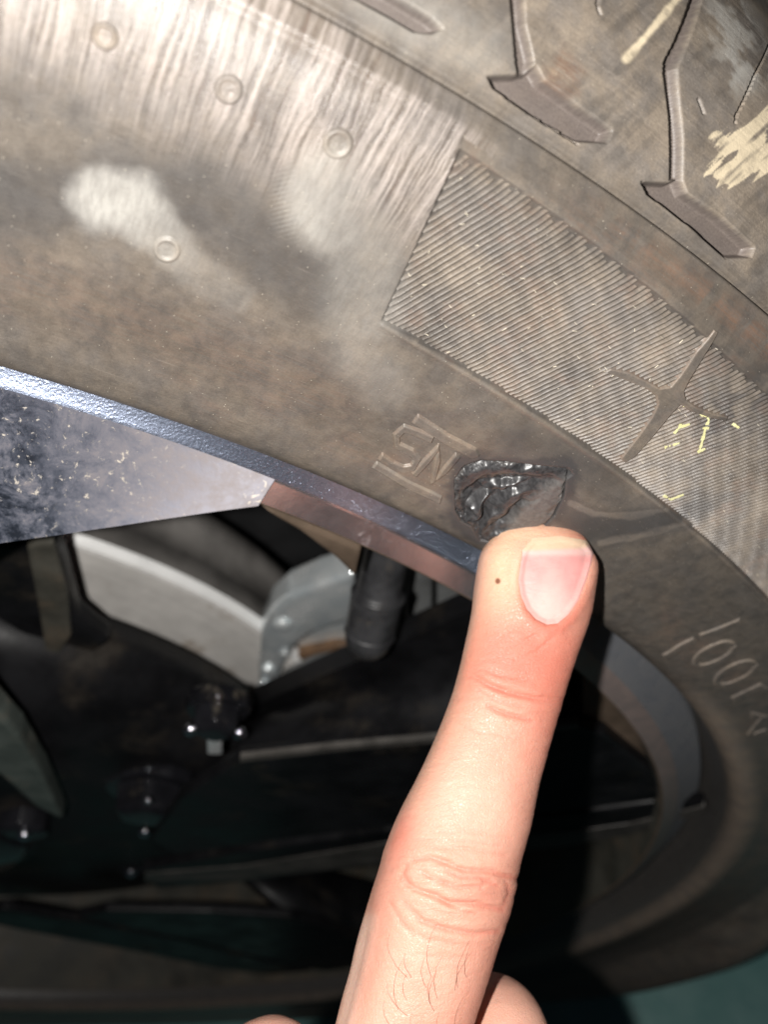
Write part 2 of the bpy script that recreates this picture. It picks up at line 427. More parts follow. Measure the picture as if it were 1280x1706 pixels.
# lines of the sidewall measured on the photograph, as arc length against angle
def line_fit(px, deg=2):
    q = on_tyre(px); p = np.polyfit(q[:, 0], q[:, 1], deg)
    lo, hi = q[:, 0].min() - 0.03, q[:, 0].max() + 0.03
    return lambda th: np.polyval(p, np.clip(th, lo, hi))
H1 = line_fit([(632, 540), (770, 605), (875, 675), (980, 745), (1110, 850), (1190, 915), (1270, 985)])
H2 = line_fit([(765, 250), (890, 325), (960, 380), (1050, 455), (1120, 512), (1180, 560)], 1)
SL = line_fit([(560, 28), (640, 78), (740, 135), (890, 232), (990, 295), (1090, 367), (1190, 440), (1280, 520)])
SEAM = float(np.mean([SL(a) for a in np.radians([40, 45, 50])]))
R0 = 0.30                                       # radius used to turn angles into lengths
def flat(uv):                                   # photograph outline -> millimetres on the unrolled tyre
    q = on_tyre(uv); return np.stack([q[:, 0] * R0 * 1000, q[:, 1] * 1000], -1)

GROOVES = [  # (outline in the photograph, depth in mm)
    ([(560, -20), (650, 28), (690, 52), (722, 55), (738, 46), (720, 28), (660, -8), (620, -30)], 1.5),
    ([(815, 126), (820, 142), (880, 185), (962, 236), (1012, 237), (1021, 216), (960, 172), (908, 133), (894, 108), (880, 118), (862, 124)], 1.7),
    ([(850, -30), (858, 60), (863, 124), (886, 124), (890, 100), (876, 40), (872, -30)], 1.2),
    ([(1071, 303), (1079, 320), (1150, 374), (1213, 430), (1252, 428), (1258, 412), (1205, 362), (1146, 322), (1136, 296), (1118, 304)], 1.7),
    ([(1158, -30), (1128, 60), (1109, 108), (1112, 160), (1119, 220), (1117, 300), (1138, 300), (1139, 230), (1131, 150), (1129, 112), (1150, 60), (1175, -30)], 1.2),
]
SLITS = [  # (line in the photograph, width mm, depth mm)
    ([(852, -20), (858, 50), (863, 108)], 0.32, 3.0),
    ([(1160, -25), (1141, 40), (1110, 104), (1109, 125), (1118, 190), (1120, 290)], 0.42, 3.5),
    ([(1284, 70), (1258, 125), (1228, 190), (1226, 204)], 0.26, 2.0),
    ([(1165, 165), (1174, 188)], 0.30, 0.8),
    ([(999, -10), (996, 8), (1001, 22)], 0.28, 0.8),
    ([(815, 128), (824, 146), (880, 187), (962, 238)], 0.24, 1.9),
    ([(1071, 303), (1080, 321), (1150, 375), (1211, 429)], 0.28, 2.0),
]
TORN = [(757, 800), (772, 776), (800, 766), (850, 769), (900, 775), (946, 779), (956, 790), (944, 800), (941, 826), (925, 860), (905, 880),
        (860, 905), (825, 905), (800, 901), (786, 878), (768, 868), (759, 850)]
PANEL_LEFT = on_tyre([(765, 250), (730, 325), (700, 395), (668, 465), (632, 540)])
pl_fit = np.polyfit(PANEL_LEFT[:, 1], PANEL_LEFT[:, 0], 2)

def tyre_masks(th, s, uvp):
    """colour and wear masks of the rubber at surface points (stains, dust, worn zones, painted dimming)"""
    a = th * R0 * 100; b = s * 100
    n1 = fbm(a * 0.8, b * 1.1, 3); n2 = fbm(a * 3, b * 4, 9); n3 = fbm(a * 6 + 3, b * 1.5, 19)
    sl = SL(th); h1 = H1(th); h2 = H2(th); d = (s - sl) * 1000
    U, V = uvp[..., 0], uvp[..., 1]
    jit = (n2 - 0.5) * 60
    dust_shade = 0.40 + 0.25 * (n1 - 0.5)
    dust_shade = dust_shade + 0.18 * sstep(-4, 2, d)
    panel = (th > np.polyval(pl_fit, s)) & (s > h1) & (s < h2 + 0.001)
    dust_shade = np.where(panel, dust_shade + 0.10 + 0.5 * (n1 - .5), dust_shade) + 0.30 * np.exp(-((s - h1 + 0.0004) / 0.00035) ** 2) * sstep(-0.001, 0.006, (th - np.polyval(pl_fit, h1)) * R0) * sstep(math.radians(62), math.radians(56), th)
    # brown worn band just inside the shoulder line, brown dust near the rim
    brown = 0.95 * np.exp(-((d + 3.2 + 1.2 * (n2 - .5)) / 1.6) ** 2) * sstep(math.radians(44), math.radians(50), th) * sstep(0.22, 0.50, n3)
    sm = s * 1000
    brown = np.maximum(brown, 0.42 * np.exp(-((sm - 12 - 6 * (n1 - .5)) / 4.0) ** 2) * sstep(0.42, 0.60, n1))
    brown = np.maximum(brown, 0.35 * np.exp(-((sm - 18) / 5.0) ** 2) * sstep(math.radians(46), math.radians(44), th))
    brown = np.maximum(brown, 0.38 * np.where(panel, sstep(0.50, 0.66, n2), 0))
    # pale rubbed marks
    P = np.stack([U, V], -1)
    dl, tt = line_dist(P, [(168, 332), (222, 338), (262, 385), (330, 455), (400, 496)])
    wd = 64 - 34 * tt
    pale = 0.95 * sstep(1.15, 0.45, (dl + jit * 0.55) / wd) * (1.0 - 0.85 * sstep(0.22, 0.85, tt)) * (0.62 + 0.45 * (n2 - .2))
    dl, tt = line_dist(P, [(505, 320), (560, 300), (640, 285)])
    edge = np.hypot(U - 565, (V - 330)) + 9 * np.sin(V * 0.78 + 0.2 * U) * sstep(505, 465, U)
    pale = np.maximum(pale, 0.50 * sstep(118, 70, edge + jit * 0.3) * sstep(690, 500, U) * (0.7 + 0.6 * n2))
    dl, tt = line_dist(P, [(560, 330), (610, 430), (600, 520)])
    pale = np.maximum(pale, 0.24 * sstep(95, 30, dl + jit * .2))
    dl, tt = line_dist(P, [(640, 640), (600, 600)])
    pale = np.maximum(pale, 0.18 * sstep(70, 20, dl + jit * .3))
    # whitish scuff, tread area
    dl, tt = line_dist(P, [(1215, 20), (1235, 120)])
    pale = np.maximum(pale, 0.85 * sstep(68, 18, dl + jit * 1.1) * sstep(0.40, 0.62, n2))
    dl, tt = line_dist(P, [(640, 5), (760, 70), (800, 90)])
    pale = np.maximum(pale, 0.30 * sstep(75, 10, dl + jit))
    cream = sstep(10, 3, line_dist(P, [(1135, -10), (1088, 48), (1044, 98)])[0] + jit * .2) * sstep(0.2, 0.5, n2)
    cream = np.maximum(cream, sstep(2, -3, poly_sdf(P, [(1198, 232), (1240, 205), (1284, 165), (1284, 285), (1215, 308), (1180, 290), (1225, 262), (1204, 252)]) + jit * .3 + 46 * (fbm((U * .72 - V * .69) / 70, (U * .69 + V * .72) / 7, 75) - .5)) * sstep(0.22, 0.48, 0.25 * n2 + 0.75 * fbm((U * .72 - V * .69) / 85, (U * .69 + V * .72) / 8, 71)))
    cream = np.maximum(cream, 0.45 * sstep(20, 4, line_dist(P, [(905, 120), (960, 165), (1010, 205)])[0] + jit * .4) * sstep(0.45, 0.6, n2))
    brown = np.maximum(brown, 1.1 * sstep(10, -14, poly_sdf(P, [(938, 78), (972, 115), (965, 155), (905, 158), (912, 110)]) + jit * .5))
    dark = np.zeros_like(dust_shade)
    # wiped, cleaner zones: right of the tear
    dark = np.maximum(dark, 0.65 * sstep(45, 5, line_dist(P, [(960, 880), (1080, 875), (1165, 845)])[0] + jit * .35))
    dark = np.maximum(dark, 0.40 * sstep(60, 5, line_dist(P, [(860, 735), (940, 760), (1010, 790)])[0] + jit * .3))
    dark = np.maximum(dark, 0.60 * sstep(80, 10, line_dist(P, [(1190, 700), (1280, 640)])[0] + jit) * sstep(.35, .55, n2))
    dark = np.maximum(dark, 0.45 * sstep(100, 20, line_dist(P, [(0, 330), (330, 320), (420, 390), (520, 480)])[0] + jit * .3))  # painted shade where the hollow sidewall turns from the flash
    tr = sstep(0.3, 2.5, d); fl = 0.5 * fbm((U * .75 - V * .66) / 120, (U * .66 + V * .75) / 14, 81) + 0.5 * fbm(a * 1.6, b * 2.0, 83); dust_shade = dust_shade * (1 - tr) + tr * (0.68 + 0.42 * sstep(0.34, 0.66, 0.6 * fl + 0.4 * n2))
    dark = np.maximum(dark, tr * 0.12 * sstep(0.48, 0.36, fl))
    tan = sstep(9, 3, line_dist(P, [(950, 838), (990, 856), (1050, 860), (1110, 848), (1150, 832)])[0] + jit * .12)
    tan = np.maximum(tan, sstep(10, 3, line_dist(P, [(1000, 905), (1060, 895), (1110, 882), (1150, 868), (1180, 905)])[0] + jit * .14))
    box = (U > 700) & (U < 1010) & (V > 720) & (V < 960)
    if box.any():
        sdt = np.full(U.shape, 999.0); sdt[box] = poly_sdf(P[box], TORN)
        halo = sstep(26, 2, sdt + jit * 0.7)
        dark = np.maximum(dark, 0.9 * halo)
    dust_shade = np.maximum(dust_shade * (1 - 0.6 * np.clip(dark, 0, 1)), tan * 0.8)
    dust_shade = dust_shade * (1 - 0.45 * sstep(math.radians(52), math.radians(62), th) * sstep(0.0012, -0.0012, s - h1))  # lamp falloff towards the lower right put into the colour
    # tan dusty rim protector further round
    dust_shade = np.maximum(dust_shade, 0.85 * np.exp(-((sm - 5.0) / 4.5) ** 2) * sstep(math.radians(62), math.radians(72), th))
    brown = np.maximum(brown, 0.5 * np.exp(-((sm - 4.0) / 4.0) ** 2) * sstep(math.radians(62), math.radians(72), th))
    dust_shade = dust_shade * (1 - 0.55 * sstep(math.radians(105), math.radians(130), th)); brown = brown * (1 - 0.3 * sstep(math.radians(105), math.radians(130), th))  # bottom of the tyre darkened in colour, repeating the lamp's falloff
    # mould flow lines
    streak = sstep(h1 + 0.0050, h1 + 0.0150, s + 0.004 * (n3 - .5)) * sstep(0.8, -1.2, d) * np.where(panel, 0, 1)
    streak = streak * (1 - 0.9 * np.clip(pale * 1.6, 0, 1) * sstep(250, 300, V)) * sstep(860, 740, U) * (1 - 0.75 * sstep(-3.4, -1.8, d) * sstep(500, 700, U))
    z = np.zeros_like(dust_shade)
    return dict(dust_shade=np.clip(dust_shade, 0, 1), pale=np.clip(pale, 0, 1), brown=np.clip(brown, 0, 1), dark=np.clip(dark, 0, 1), cream=np.clip(cream, 0, 1),
                streak=np.clip(streak, 0, 1))

def tyre_height(th, s, uvp):
    """relief of the sidewall and shoulder in metres"""
    mm = np.stack([th * R0 * 1000, s * 1000], -1)
    d = (s - SL(th)) * 1000
    h = -0.75 * np.exp(-(d / 0.30) ** 2) * (1 - 0 * d)                    # parting groove on the shoulder
    h = h + 0.38 * sstep(-3.6, -2.6, d) * sstep(-0.1, -0.7, d)            # smooth rib beside it
    pl = np.polyval(pl_fit, s)
    inner = np.minimum.reduce([(th - pl) * R0 * 1000, (s - H1(th)) * 1000, (H2(th) - s) * 1000])
    h = h - 0.42 * sstep(0.0, 0.25, inner) * sstep(math.radians(105), math.radians(95), th)
    e = (s - H1(th)) * 1000
    h = h + 0.22 * np.exp(-((e + 0.35) / 0.35) ** 2) * sstep(-0.2, 0.6, (th - pl) * R0 * 1000 + 0.2)
    return h, mm

near0, near1 = math.radians(27), math.radians(66)
ths = np.concatenate([np.linspace(near0, near1, 1180, endpoint=False), np.linspace(near1, math.radians(108), 340, endpoint=False),
                      np.linspace(math.radians(108), math.radians(387), 220, endpoint=False)])
def band(name, ss, extra=None, parent=None, mat=M_RUB):
    TH, S = np.meshgrid(ths, ss)
    base = surf(TH, S)
    uvp = to_px(base)
    h, mm = tyre_height(TH, S, uvp)
    vis = (TH > near0) & (TH < near1)
    if extra is not None: h = h + np.where(vis, extra(TH, S, mm, uvp), 0)
    n1 = fbm(TH * R0 * 140, S * 160, 51, 3)
    h = h + 0.06 * (n1 - .5)
    V = surf(TH, S, h / 1000.0)
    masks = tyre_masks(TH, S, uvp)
    pan = (TH > np.polyval(pl_fit, S)) & (S > H1(TH)) & (S < H2(TH)) & (TH < math.radians(100))
    masks['dust_shade'] = np.where(pan, masks['dust_shade'] * 0.65, masks['dust_shade']); masks['dark'] = np.where(pan, 0.25, masks['dark'])
    masks['groove'] = np.where(vis, sstep(-0.25, -0.7, extra(TH, S, mm, uvp)), 0) if (extra is not None and name == 'tread') else np.zeros_like(TH)
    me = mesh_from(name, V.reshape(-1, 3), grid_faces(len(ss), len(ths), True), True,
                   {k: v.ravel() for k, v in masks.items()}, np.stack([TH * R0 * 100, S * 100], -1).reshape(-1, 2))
    return link(name, me, mat, parent)

torn_mm = flat(TORN)
def side_extra(TH, S, mm, uvp):
    out = np.zeros_like(TH)
    m = (mm[..., 0] > torn_mm[:, 0].min() - 3) & (mm[..., 0] < torn_mm[:, 0].max() + 3) & (mm[..., 1] > torn_mm[:, 1].min() - 3) & (mm[..., 1] < torn_mm[:, 1].max() + 3)
    sd = poly_sdf(mm[m], torn_mm)
    out[m] = -3.0 * sstep(0.0, -0.6, sd)
    return out
def tread_extra(TH, S, mm, uvp):
    out = np.zeros_like(TH)
    for outline, dep in GROOVES:
        p = flat(outline)
        m = (mm[..., 0] > p[:, 0].min() - 1) & (mm[..., 0] < p[:, 0].max() + 1) & (mm[..., 1] > p[:, 1].min() - 1) & (mm[..., 1] < p[:, 1].max() + 1)
        sd = poly_sdf(mm[m], p)
        out[m] = np.minimum(out[m], -dep * sstep(0.14, -0.36, sd))
    for ln, w, dep in SLITS:
        p = flat(ln)
        m = (mm[..., 0] > p[:, 0].min() - 1) & (mm[..., 0] < p[:, 0].max() + 1) & (mm[..., 1] > p[:, 1].min() - 1) & (mm[..., 1] < p[:, 1].max() + 1)
        dl, _ = line_dist(mm[m], p)
        out[m] = np.minimum(out[m], -dep * sstep(w * 0.62, w * 0.30, dl))
    # fine scuffing that runs with the wheel
    out = out + 0.05 * (fbm(mm[..., 0] * 0.25 - mm[..., 1] * .1, mm[..., 1] * 2.2, 77) - .5) * sstep(0.5, 1.5, (S - SL(TH)) * 1000)
    return out
seam_s = SEAM + 0.0012
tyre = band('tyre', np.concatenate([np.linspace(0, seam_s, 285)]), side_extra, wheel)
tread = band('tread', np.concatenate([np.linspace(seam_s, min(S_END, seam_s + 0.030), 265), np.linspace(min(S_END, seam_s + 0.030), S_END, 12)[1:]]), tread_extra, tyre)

# inner lip, tread crown and inner sidewall that close the tyre
Rl, yl = PC[-1]
ths2 = np.linspace(0, 2 * math.pi, 360, endpoint=False)
V, Fq = revolve([(Rl, yl), (0.3216, 0.07), (0.3218, 0.13), (0.3205, 0.175), (0.315, 0.20), (0.300, 0.215), (0.275, 0.222), (0.255, 0.218), (0.246, 0.21)], ths2)
def plain_attrs(n, dust_shade=0.45, dark=0.0, pale=0.0, brown=0.0):
    return dict(dust_shade=np.full(n, dust_shade), pale=np.full(n, pale), brown=np.full(n, brown), dark=np.full(n, dark), cream=np.zeros(n), streak=np.zeros(n))
def cyl_uv(V):
    V = np.asarray(V); return np.stack([np.arctan2(V[:, 0], V[:, 2]) * R0 * 100, V[:, 1] * 100], -1)
cz = V[:, 2] / np.hypot(V[:, 0], V[:, 2]); V[:, 1] -= (0.020 * sstep(-0.05, -0.5, cz) - 0.010 * sstep(-0.6, -1.0, cz)) * np.clip(1 - (V[:, 1] - 0.042) / 0.05, 0, 1)
link('crown', mesh_from('crown', V, Fq, True, plain_attrs(len(V), 0.4), cyl_uv(V)), M_RUB, tyre)
V, Fq = revolve([(0.2519, -0.0029), (0.2514, -0.0022), (0.2509, 0.0000), (0.2504, 0.0045), (0.2494, 0.0085), (0.2470, 0.0115)], np.linspace(0, 2 * math.pi, 720, endpoint=False))
link('bead_lip', mesh_from('bead_lip', V, Fq, True, plain_attrs(len(V), 0.12, 0.4), cyl_uv(V)), M_RUB, tyre)

# raised pieces that lie on the sidewall
def patch_local(poly_px, step, hfun, name, parent, attrs=None, mat=M_RUB, margin=0.3, base=0.0):
    """a raised island on the tyre: hfun(sd mm, mm coords) gives the height in mm"""
    p = flat(poly_px)
    a = np.arange(p[:, 0].min() - margin, p[:, 0].max() + margin, step); b = np.arange(p[:, 1].min() - margin, p[:, 1].max() + margin, step)
    A, B = np.meshgrid(a, b); mm = np.stack([A, B], -1)
    sd = poly_sdf(mm, p)
    h = hfun(sd, mm) + base
    V = surf(A / (R0 * 1000), B / 1000, h / 1000)
    F = grid_faces(len(b), len(a))
    keep = (sd.ravel()[F] < margin).any(1)
    F = F[keep]
    used = np.unique(F); remap = np.full(A.size, -1); remap[used] = np.arange(len(used))
    V = V.reshape(-1, 3)[used]; F = remap[F]
    uvp = to_px(V)
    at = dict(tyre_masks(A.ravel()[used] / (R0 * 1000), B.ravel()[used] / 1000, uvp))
    at['streak'] = at['streak'] * 0
    if attrs: at.update({k: np.clip(v(at[k], sd.ravel()[used]), 0, 1) for k, v in attrs.items()})
    me = mesh_from(name, V, F, True, at, np.stack([A.ravel()[used] / 10, B.ravel()[used] / 10], -1))
    return link(name, me, mat, parent)
def stroke_poly(line, w):
    """outline of a stroke along a photograph polyline"""
    L = np.asarray(line, float); T = np.gradient(L, axis=0); T /= np.linalg.norm(T, axis=1)[:, None]
    N = np.stack([-T[:, 1], T[:, 0]], -1); w = np.broadcast_to(w, (len(L),))[:, None]
    return np.vstack([L + N * w / 2, (L - N * w / 2)[::-1]])
def raised(name, poly, hgt, label=None, dusty=0.25, edge=0.22, base=0.0, brown=0.0):
    o = patch_local(poly, 0.09, lambda sd, mm: hgt * sstep(edge * 0.7, -edge * 0.6, sd) - 0.14 * (sd > edge), name, tyre,
                    {'dust_shade': lambda v, sd: v * 0.6 + dusty + 0.35 * np.exp(-(sd / 0.20) ** 2), 'brown': lambda v, sd: v * 0.4 + brown * np.exp(-((sd - 0.1) / 0.25) ** 2)}, base=base)
    if label: o['label'] = label
    return o
# letters and bars of the size marking beside the tear
raised('raised_bar', [(688, 703), (697, 690), (745, 721), (793, 747), (799, 757), (785, 762), (740, 737)], 0.34, dusty=0.30, brown=0.6)
raised('raised_bar', [(621, 778), (628, 769), (680, 800), (736, 826), (733, 838), (676, 812)], 0.30, dusty=0.28)
raised('raised_letter', stroke_poly([(721, 731), (697, 720), (674, 712), (661, 724), (662, 740), (686, 752), (695, 764), (688, 777), (672, 780), (653, 772), (634, 759)], 11.5), 0.38, 'raised letter S', dusty=0.22, brown=0.5)
raised('raised_letter', stroke_poly([(690, 790), (712, 766), (731, 744), (729, 766), (722, 802), (742, 782), (763, 758)], 9.5), 0.36, 'raised letter N', dusty=0.20, brown=0.5)
# lettering low on the far side of the sidewall
raised('raised_letter', stroke_poly([(1107, 1094), (1130, 1080), (1158, 1066)], 10.0), 0.35, dusty=0.12, edge=0.42)
raised('raised_letter', stroke_poly([(1168, 1060), (1200, 1048), (1234, 1034)], 9.0), 0.35, dusty=0.12, edge=0.42)
def ring_poly(c, d, L, w):
    c = np.array(c, float); d = np.array(d, float) / np.linalg.norm(d); n = np.array([-d[1], d[0]]); out = []
    for t in np.linspace(0, 2 * math.pi, 25):
        out.append(c + d * L * math.copysign(abs(math.cos(t)) ** 0.8, math.cos(t)) + n * w * math.sin(t))
    return out
for cpt in ((1191, 1090), (1227, 1122)):
    raised('raised_letter', stroke_poly(ring_poly(cpt, (0.90, -0.42), 35, 13), 8.5), 0.35, 'raised digit 0', dusty=0.12, edge=0.42)
raised('raised_letter', stroke_poly([(1222, 1165), (1247, 1153), (1268, 1143), (1277, 1150)], 10.0), 0.35, dusty=0.12, edge=0.42)
raised('raised_letter', stroke_poly([(1252, 1190), (1275, 1192), (1250, 1222), (1278, 1218)], 9.0), 0.35, dusty=0.12, edge=0.42)

# vent nubs of the mould
def nub(px, r, fill=0.1):
    q = flat([px])[0]; n = 44; rr = np.linspace(0, r * 1.25, 14)
    A = q[0] + rr[:, None] * np.cos(np.linspace(0, 2 * np.pi, n, endpoint=False)); B = q[1] + rr[:, None] * np.sin(np.linspace(0, 2 * np.pi, n, endpoint=False))
    x = rr[:, None] / r + 0 * A
    ang = np.arctan2(B - q[1], A - q[0])
    h = 0.24 * np.exp(-((x - 0.86) / 0.16) ** 2) + 0.16 * (fbm(A * 1.6 + px[0], B * 1.6, 5) - .4) * sstep(.95, .6, x) - 0.10 * sstep(1.06, 1.22, x) - 0.10 * np.exp(-((ang - px[0]) / 0.35) ** 2) * np.exp(-((x - 0.86) / 0.16) ** 2)
    V = surf(A / (R0 * 1000), B / 1000, (h + 0.02) / 1000).reshape(-1, 3)
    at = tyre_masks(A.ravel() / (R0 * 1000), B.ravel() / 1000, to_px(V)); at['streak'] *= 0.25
    at['dust_shade'] = np.clip(at['dust_shade'] * 0.8 + 0.40 * np.exp(-((x.ravel() - 0.9) / 0.25) ** 2) + fill * sstep(0.95, 0.7, x.ravel()), 0, 1)
    return link('vent_nub', mesh_from('vent_nub', V, grid_faces(len(rr), n, True), True, at, np.stack([A.ravel() / 10, B.ravel() / 10], -1)), M_RUB, tyre)
nub((175, 60), 1.05, 0.5); nub((381, 148), 1.2, 0.45); nub((563, 239), 1.35); nub((278, 415), 1.35)

# ribbed panel: one prism per rib, all joined
def ribs():
    Vs, Fs, AT, UV = [], [], [], []; n = 0
    slope = math.tan(math.radians(27.0)); pitch = 0.00078
    off = 0
    while off < 330:
        start = on_tyre([(632, 540)])[0, 0] * R0 - 0.022 + off * pitch
        s = np.arange(0.010, 0.062, 0.0003)
        th = (start + (s - H1(0.75)) * slope) / R0
        ok = (s > H1(th) + 0.0002) & (s < H2(th) - 0.0001 + 0.0004 * math.sin(off * 1.7)) & (th > np.polyval(pl_fit, s) + 0.0006) & (th < math.radians(98))
        off += 1
        if ok.sum() < 4: continue
        s, th = s[ok], th[ok]
        tp = np.minimum(np.arange(len(s)), np.arange(len(s))[::-1])
        w = 0.00026 + 0.00004 * np.sin(s * 3000 + off); hh = (0.22 + 0.05 * (fbm(s * 1500, s * 0 + off * 3.3, 8) - .5) * 2 - 0.02) * np.clip(tp / 2.0, 0.3, 1)
        wear = fbm(th * 90, s * 900, 61)
        hh = hh * (0.25 + 0.75 * sstep(0.0, 0.0022, H2(th) - s + 0.0006 * (wear - .5))) * (0.4 + 0.6 * sstep(0.0, 0.0012, s - H1(th)))
        hh = hh * (0.72 + 0.5 * wear)
        rows = []
        for (dx, hv) in ((-1.15, -0.50), (-0.62, None), (0.0, None), (0.55, None), (1.05, -0.50)):
            hv_ = (-0.42 + (hh + 0.22) * (1.0 if dx == 0 else 0.86)) if hv is None else np.full(len(s), hv)
            rows.append(surf(th + dx * w / R0, s, hv_ / 1000))
        V = np.stack(rows, 0)
        Vs.append(V.reshape(-1, 3)); Fs.append(grid_faces(5, len(s)) + n); n += 5 * len(s)
        T5 = np.tile(th, 5); S5 = np.tile(s, 5)
        UV.append(np.stack([T5 * R0 * 100, S5 * 100], -1)); AT.append((T5, S5))
    V = np.concatenate(Vs); F = np.concatenate(Fs)[:, ::-1]
    T5 = np.concatenate([a[0] for a in AT]); S5 = np.concatenate([a[1] for a in AT])
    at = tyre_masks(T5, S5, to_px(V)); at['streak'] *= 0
    at['dust_shade'] = np.clip(at['dust_shade'] + 0.08, 0, 1)
    o = link('ribbed_panel', mesh_from('ribbed_panel', V, F, True, at, np.concatenate(UV)), M_RUB, tyre)
    o['kind'] = 'stuff'
    return o
ribs()
# smooth emblem standing on the ribs
EMB = [(1190, 548), (1197, 552), (1175, 590), (1150, 632), (1141, 650), (1143, 665), (1160, 676), (1190, 688), (1214, 693), (1210, 701), (1180, 694), (1150, 684),
       (1134, 673), (1118, 690), (1092, 722), (1060, 758), (1042, 770), (1034, 763), (1062, 728), (1086, 694), (1096, 672), (1093, 658), (1075, 645), (1040, 632),
       (1008, 618), (1018, 613), (1050, 620), (1082, 636), (1100, 646), (1118, 643), (1135, 622), (1160, 585)]
raised('emblem', EMB, 0.50, 'smooth four-armed emblem among the ribs', dusty=0.24, edge=0.2, base=-0.30, brown=0.7)
# flecks of yellow paint on the ribs
k = NT('yellow_paint_fleck'); k.pb(Base_Color=k.mix(k.noise(k.coord(), 900, 3), (0.62, 0.60, 0.22), (0.82, 0.80, 0.52)), Roughness=0.7); M_FLECK = k.m
bm = bmesh.new()
for ln in ([(1143, 672), (1136, 682)], [(1135, 706), (1132, 712), (1124, 722)], [(1132, 712), (1150, 706)], [(1108, 745), (1118, 742), (1133, 738)], [(1168, 690), (1178, 693), (1182, 699), (1176, 716), (1170, 738), (1166, 752)],
           [(1172, 713), (1182, 713)], [(1163, 753), (1176, 747)], [(1053, 752), (1062, 746), (1072, 745)], [(1222, 706), (1232, 712)], [(1107, 825), (1118, 832), (1140, 824)]):
    p = flat(ln); q = []
    for i in range(len(p) - 1):
        for t in np.linspace(0, 1, 5)[:-1]: q.append(p[i] * (1 - t) + p[i + 1] * t)
    q.append(p[-1]); q = np.array(q)
    for i in range(len(q) - 1):
        if random.random() < 0.12: continue
        d = q[i + 1] - q[i]; nn = np.array([-d[1], d[0]]) / (np.linalg.norm(d) + 1e-9); w = 0.10 + 0.14 * random.random()
        cs = [q[i] - nn * w, q[i + 1] - nn * w * random.uniform(.6, 1.2), q[i + 1] + nn * w * random.uniform(.6, 1.2), q[i] + nn * w]
        hz = random.uniform(0.03, 0.09)
        lo = [bm.verts.new(surf(np.array(c_[0] / (R0 * 1000)), np.array(c_[1] / 1000), (hz - 0.12) / 1000)) for c_ in cs]
        hi = [bm.verts.new(surf(np.array(c_[0] / (R0 * 1000)), np.array(c_[1] / 1000), hz / 1000)) for c_ in cs]
        bm.faces.new(hi)
        for a_ in range(4): bm.faces.new((lo[a_], lo[(a_ + 1) % 4], hi[(a_ + 1) % 4], hi[a_]))
o = bm_obj('paint_flecks', bm, M_FLECK, tyre); o['kind'] = 'stuff'
# loose pale bristles caught on the ribs
bm = bmesh.new()
for i in range(70):
    u_, v_ = random.uniform(640, 1150), random.uniform(290, 800)
    q = on_tyre([(u_, v_)])[0]
    if not (q[1] > H1(q[0]) + .0005 and q[1] < H2(q[0]) - .0005 and q[0] > np.polyval(pl_fit, q[1]) + .002): continue
    a_ = random.uniform(0, 6.28); L = random.uniform(0.06, 0.30) / 1000; w = 0.030 / 1000; hz = 0.02 / 1000
    d = np.array([math.cos(a_), math.sin(a_)]); nn = np.array([-d[1], d[0]])
    cs = [q + (d * L * sx / 1.0 + nn * w * sy) * np.array([1 / R0, 1]) for sx, sy in ((-1, -1), (1, -.4), (1, .4), (-1, 1))]
    lo = [bm.verts.new(surf(np.array(c_[0]), np.array(c_[1]), hz - 0.0001)) for c_ in cs]
    hi = [bm.verts.new(surf(np.array(c_[0]), np.array(c_[1]), hz)) for c_ in cs]
    bm.faces.new(hi)
    for b_ in range(4): bm.faces.new((lo[b_], lo[(b_ + 1) % 4], hi[(b_ + 1) % 4], hi[b_]))
k = NT('pale_bristle'); k.pb(Base_Color=k.mix(k.noise(k.coord(), 600), (0.75, 0.66, 0.48), (0.85, 0.80, 0.68)), Roughness=0.5)
o = bm_obj('grit_fibres', bm, k.m, tyre); o['kind'] = 'stuff'

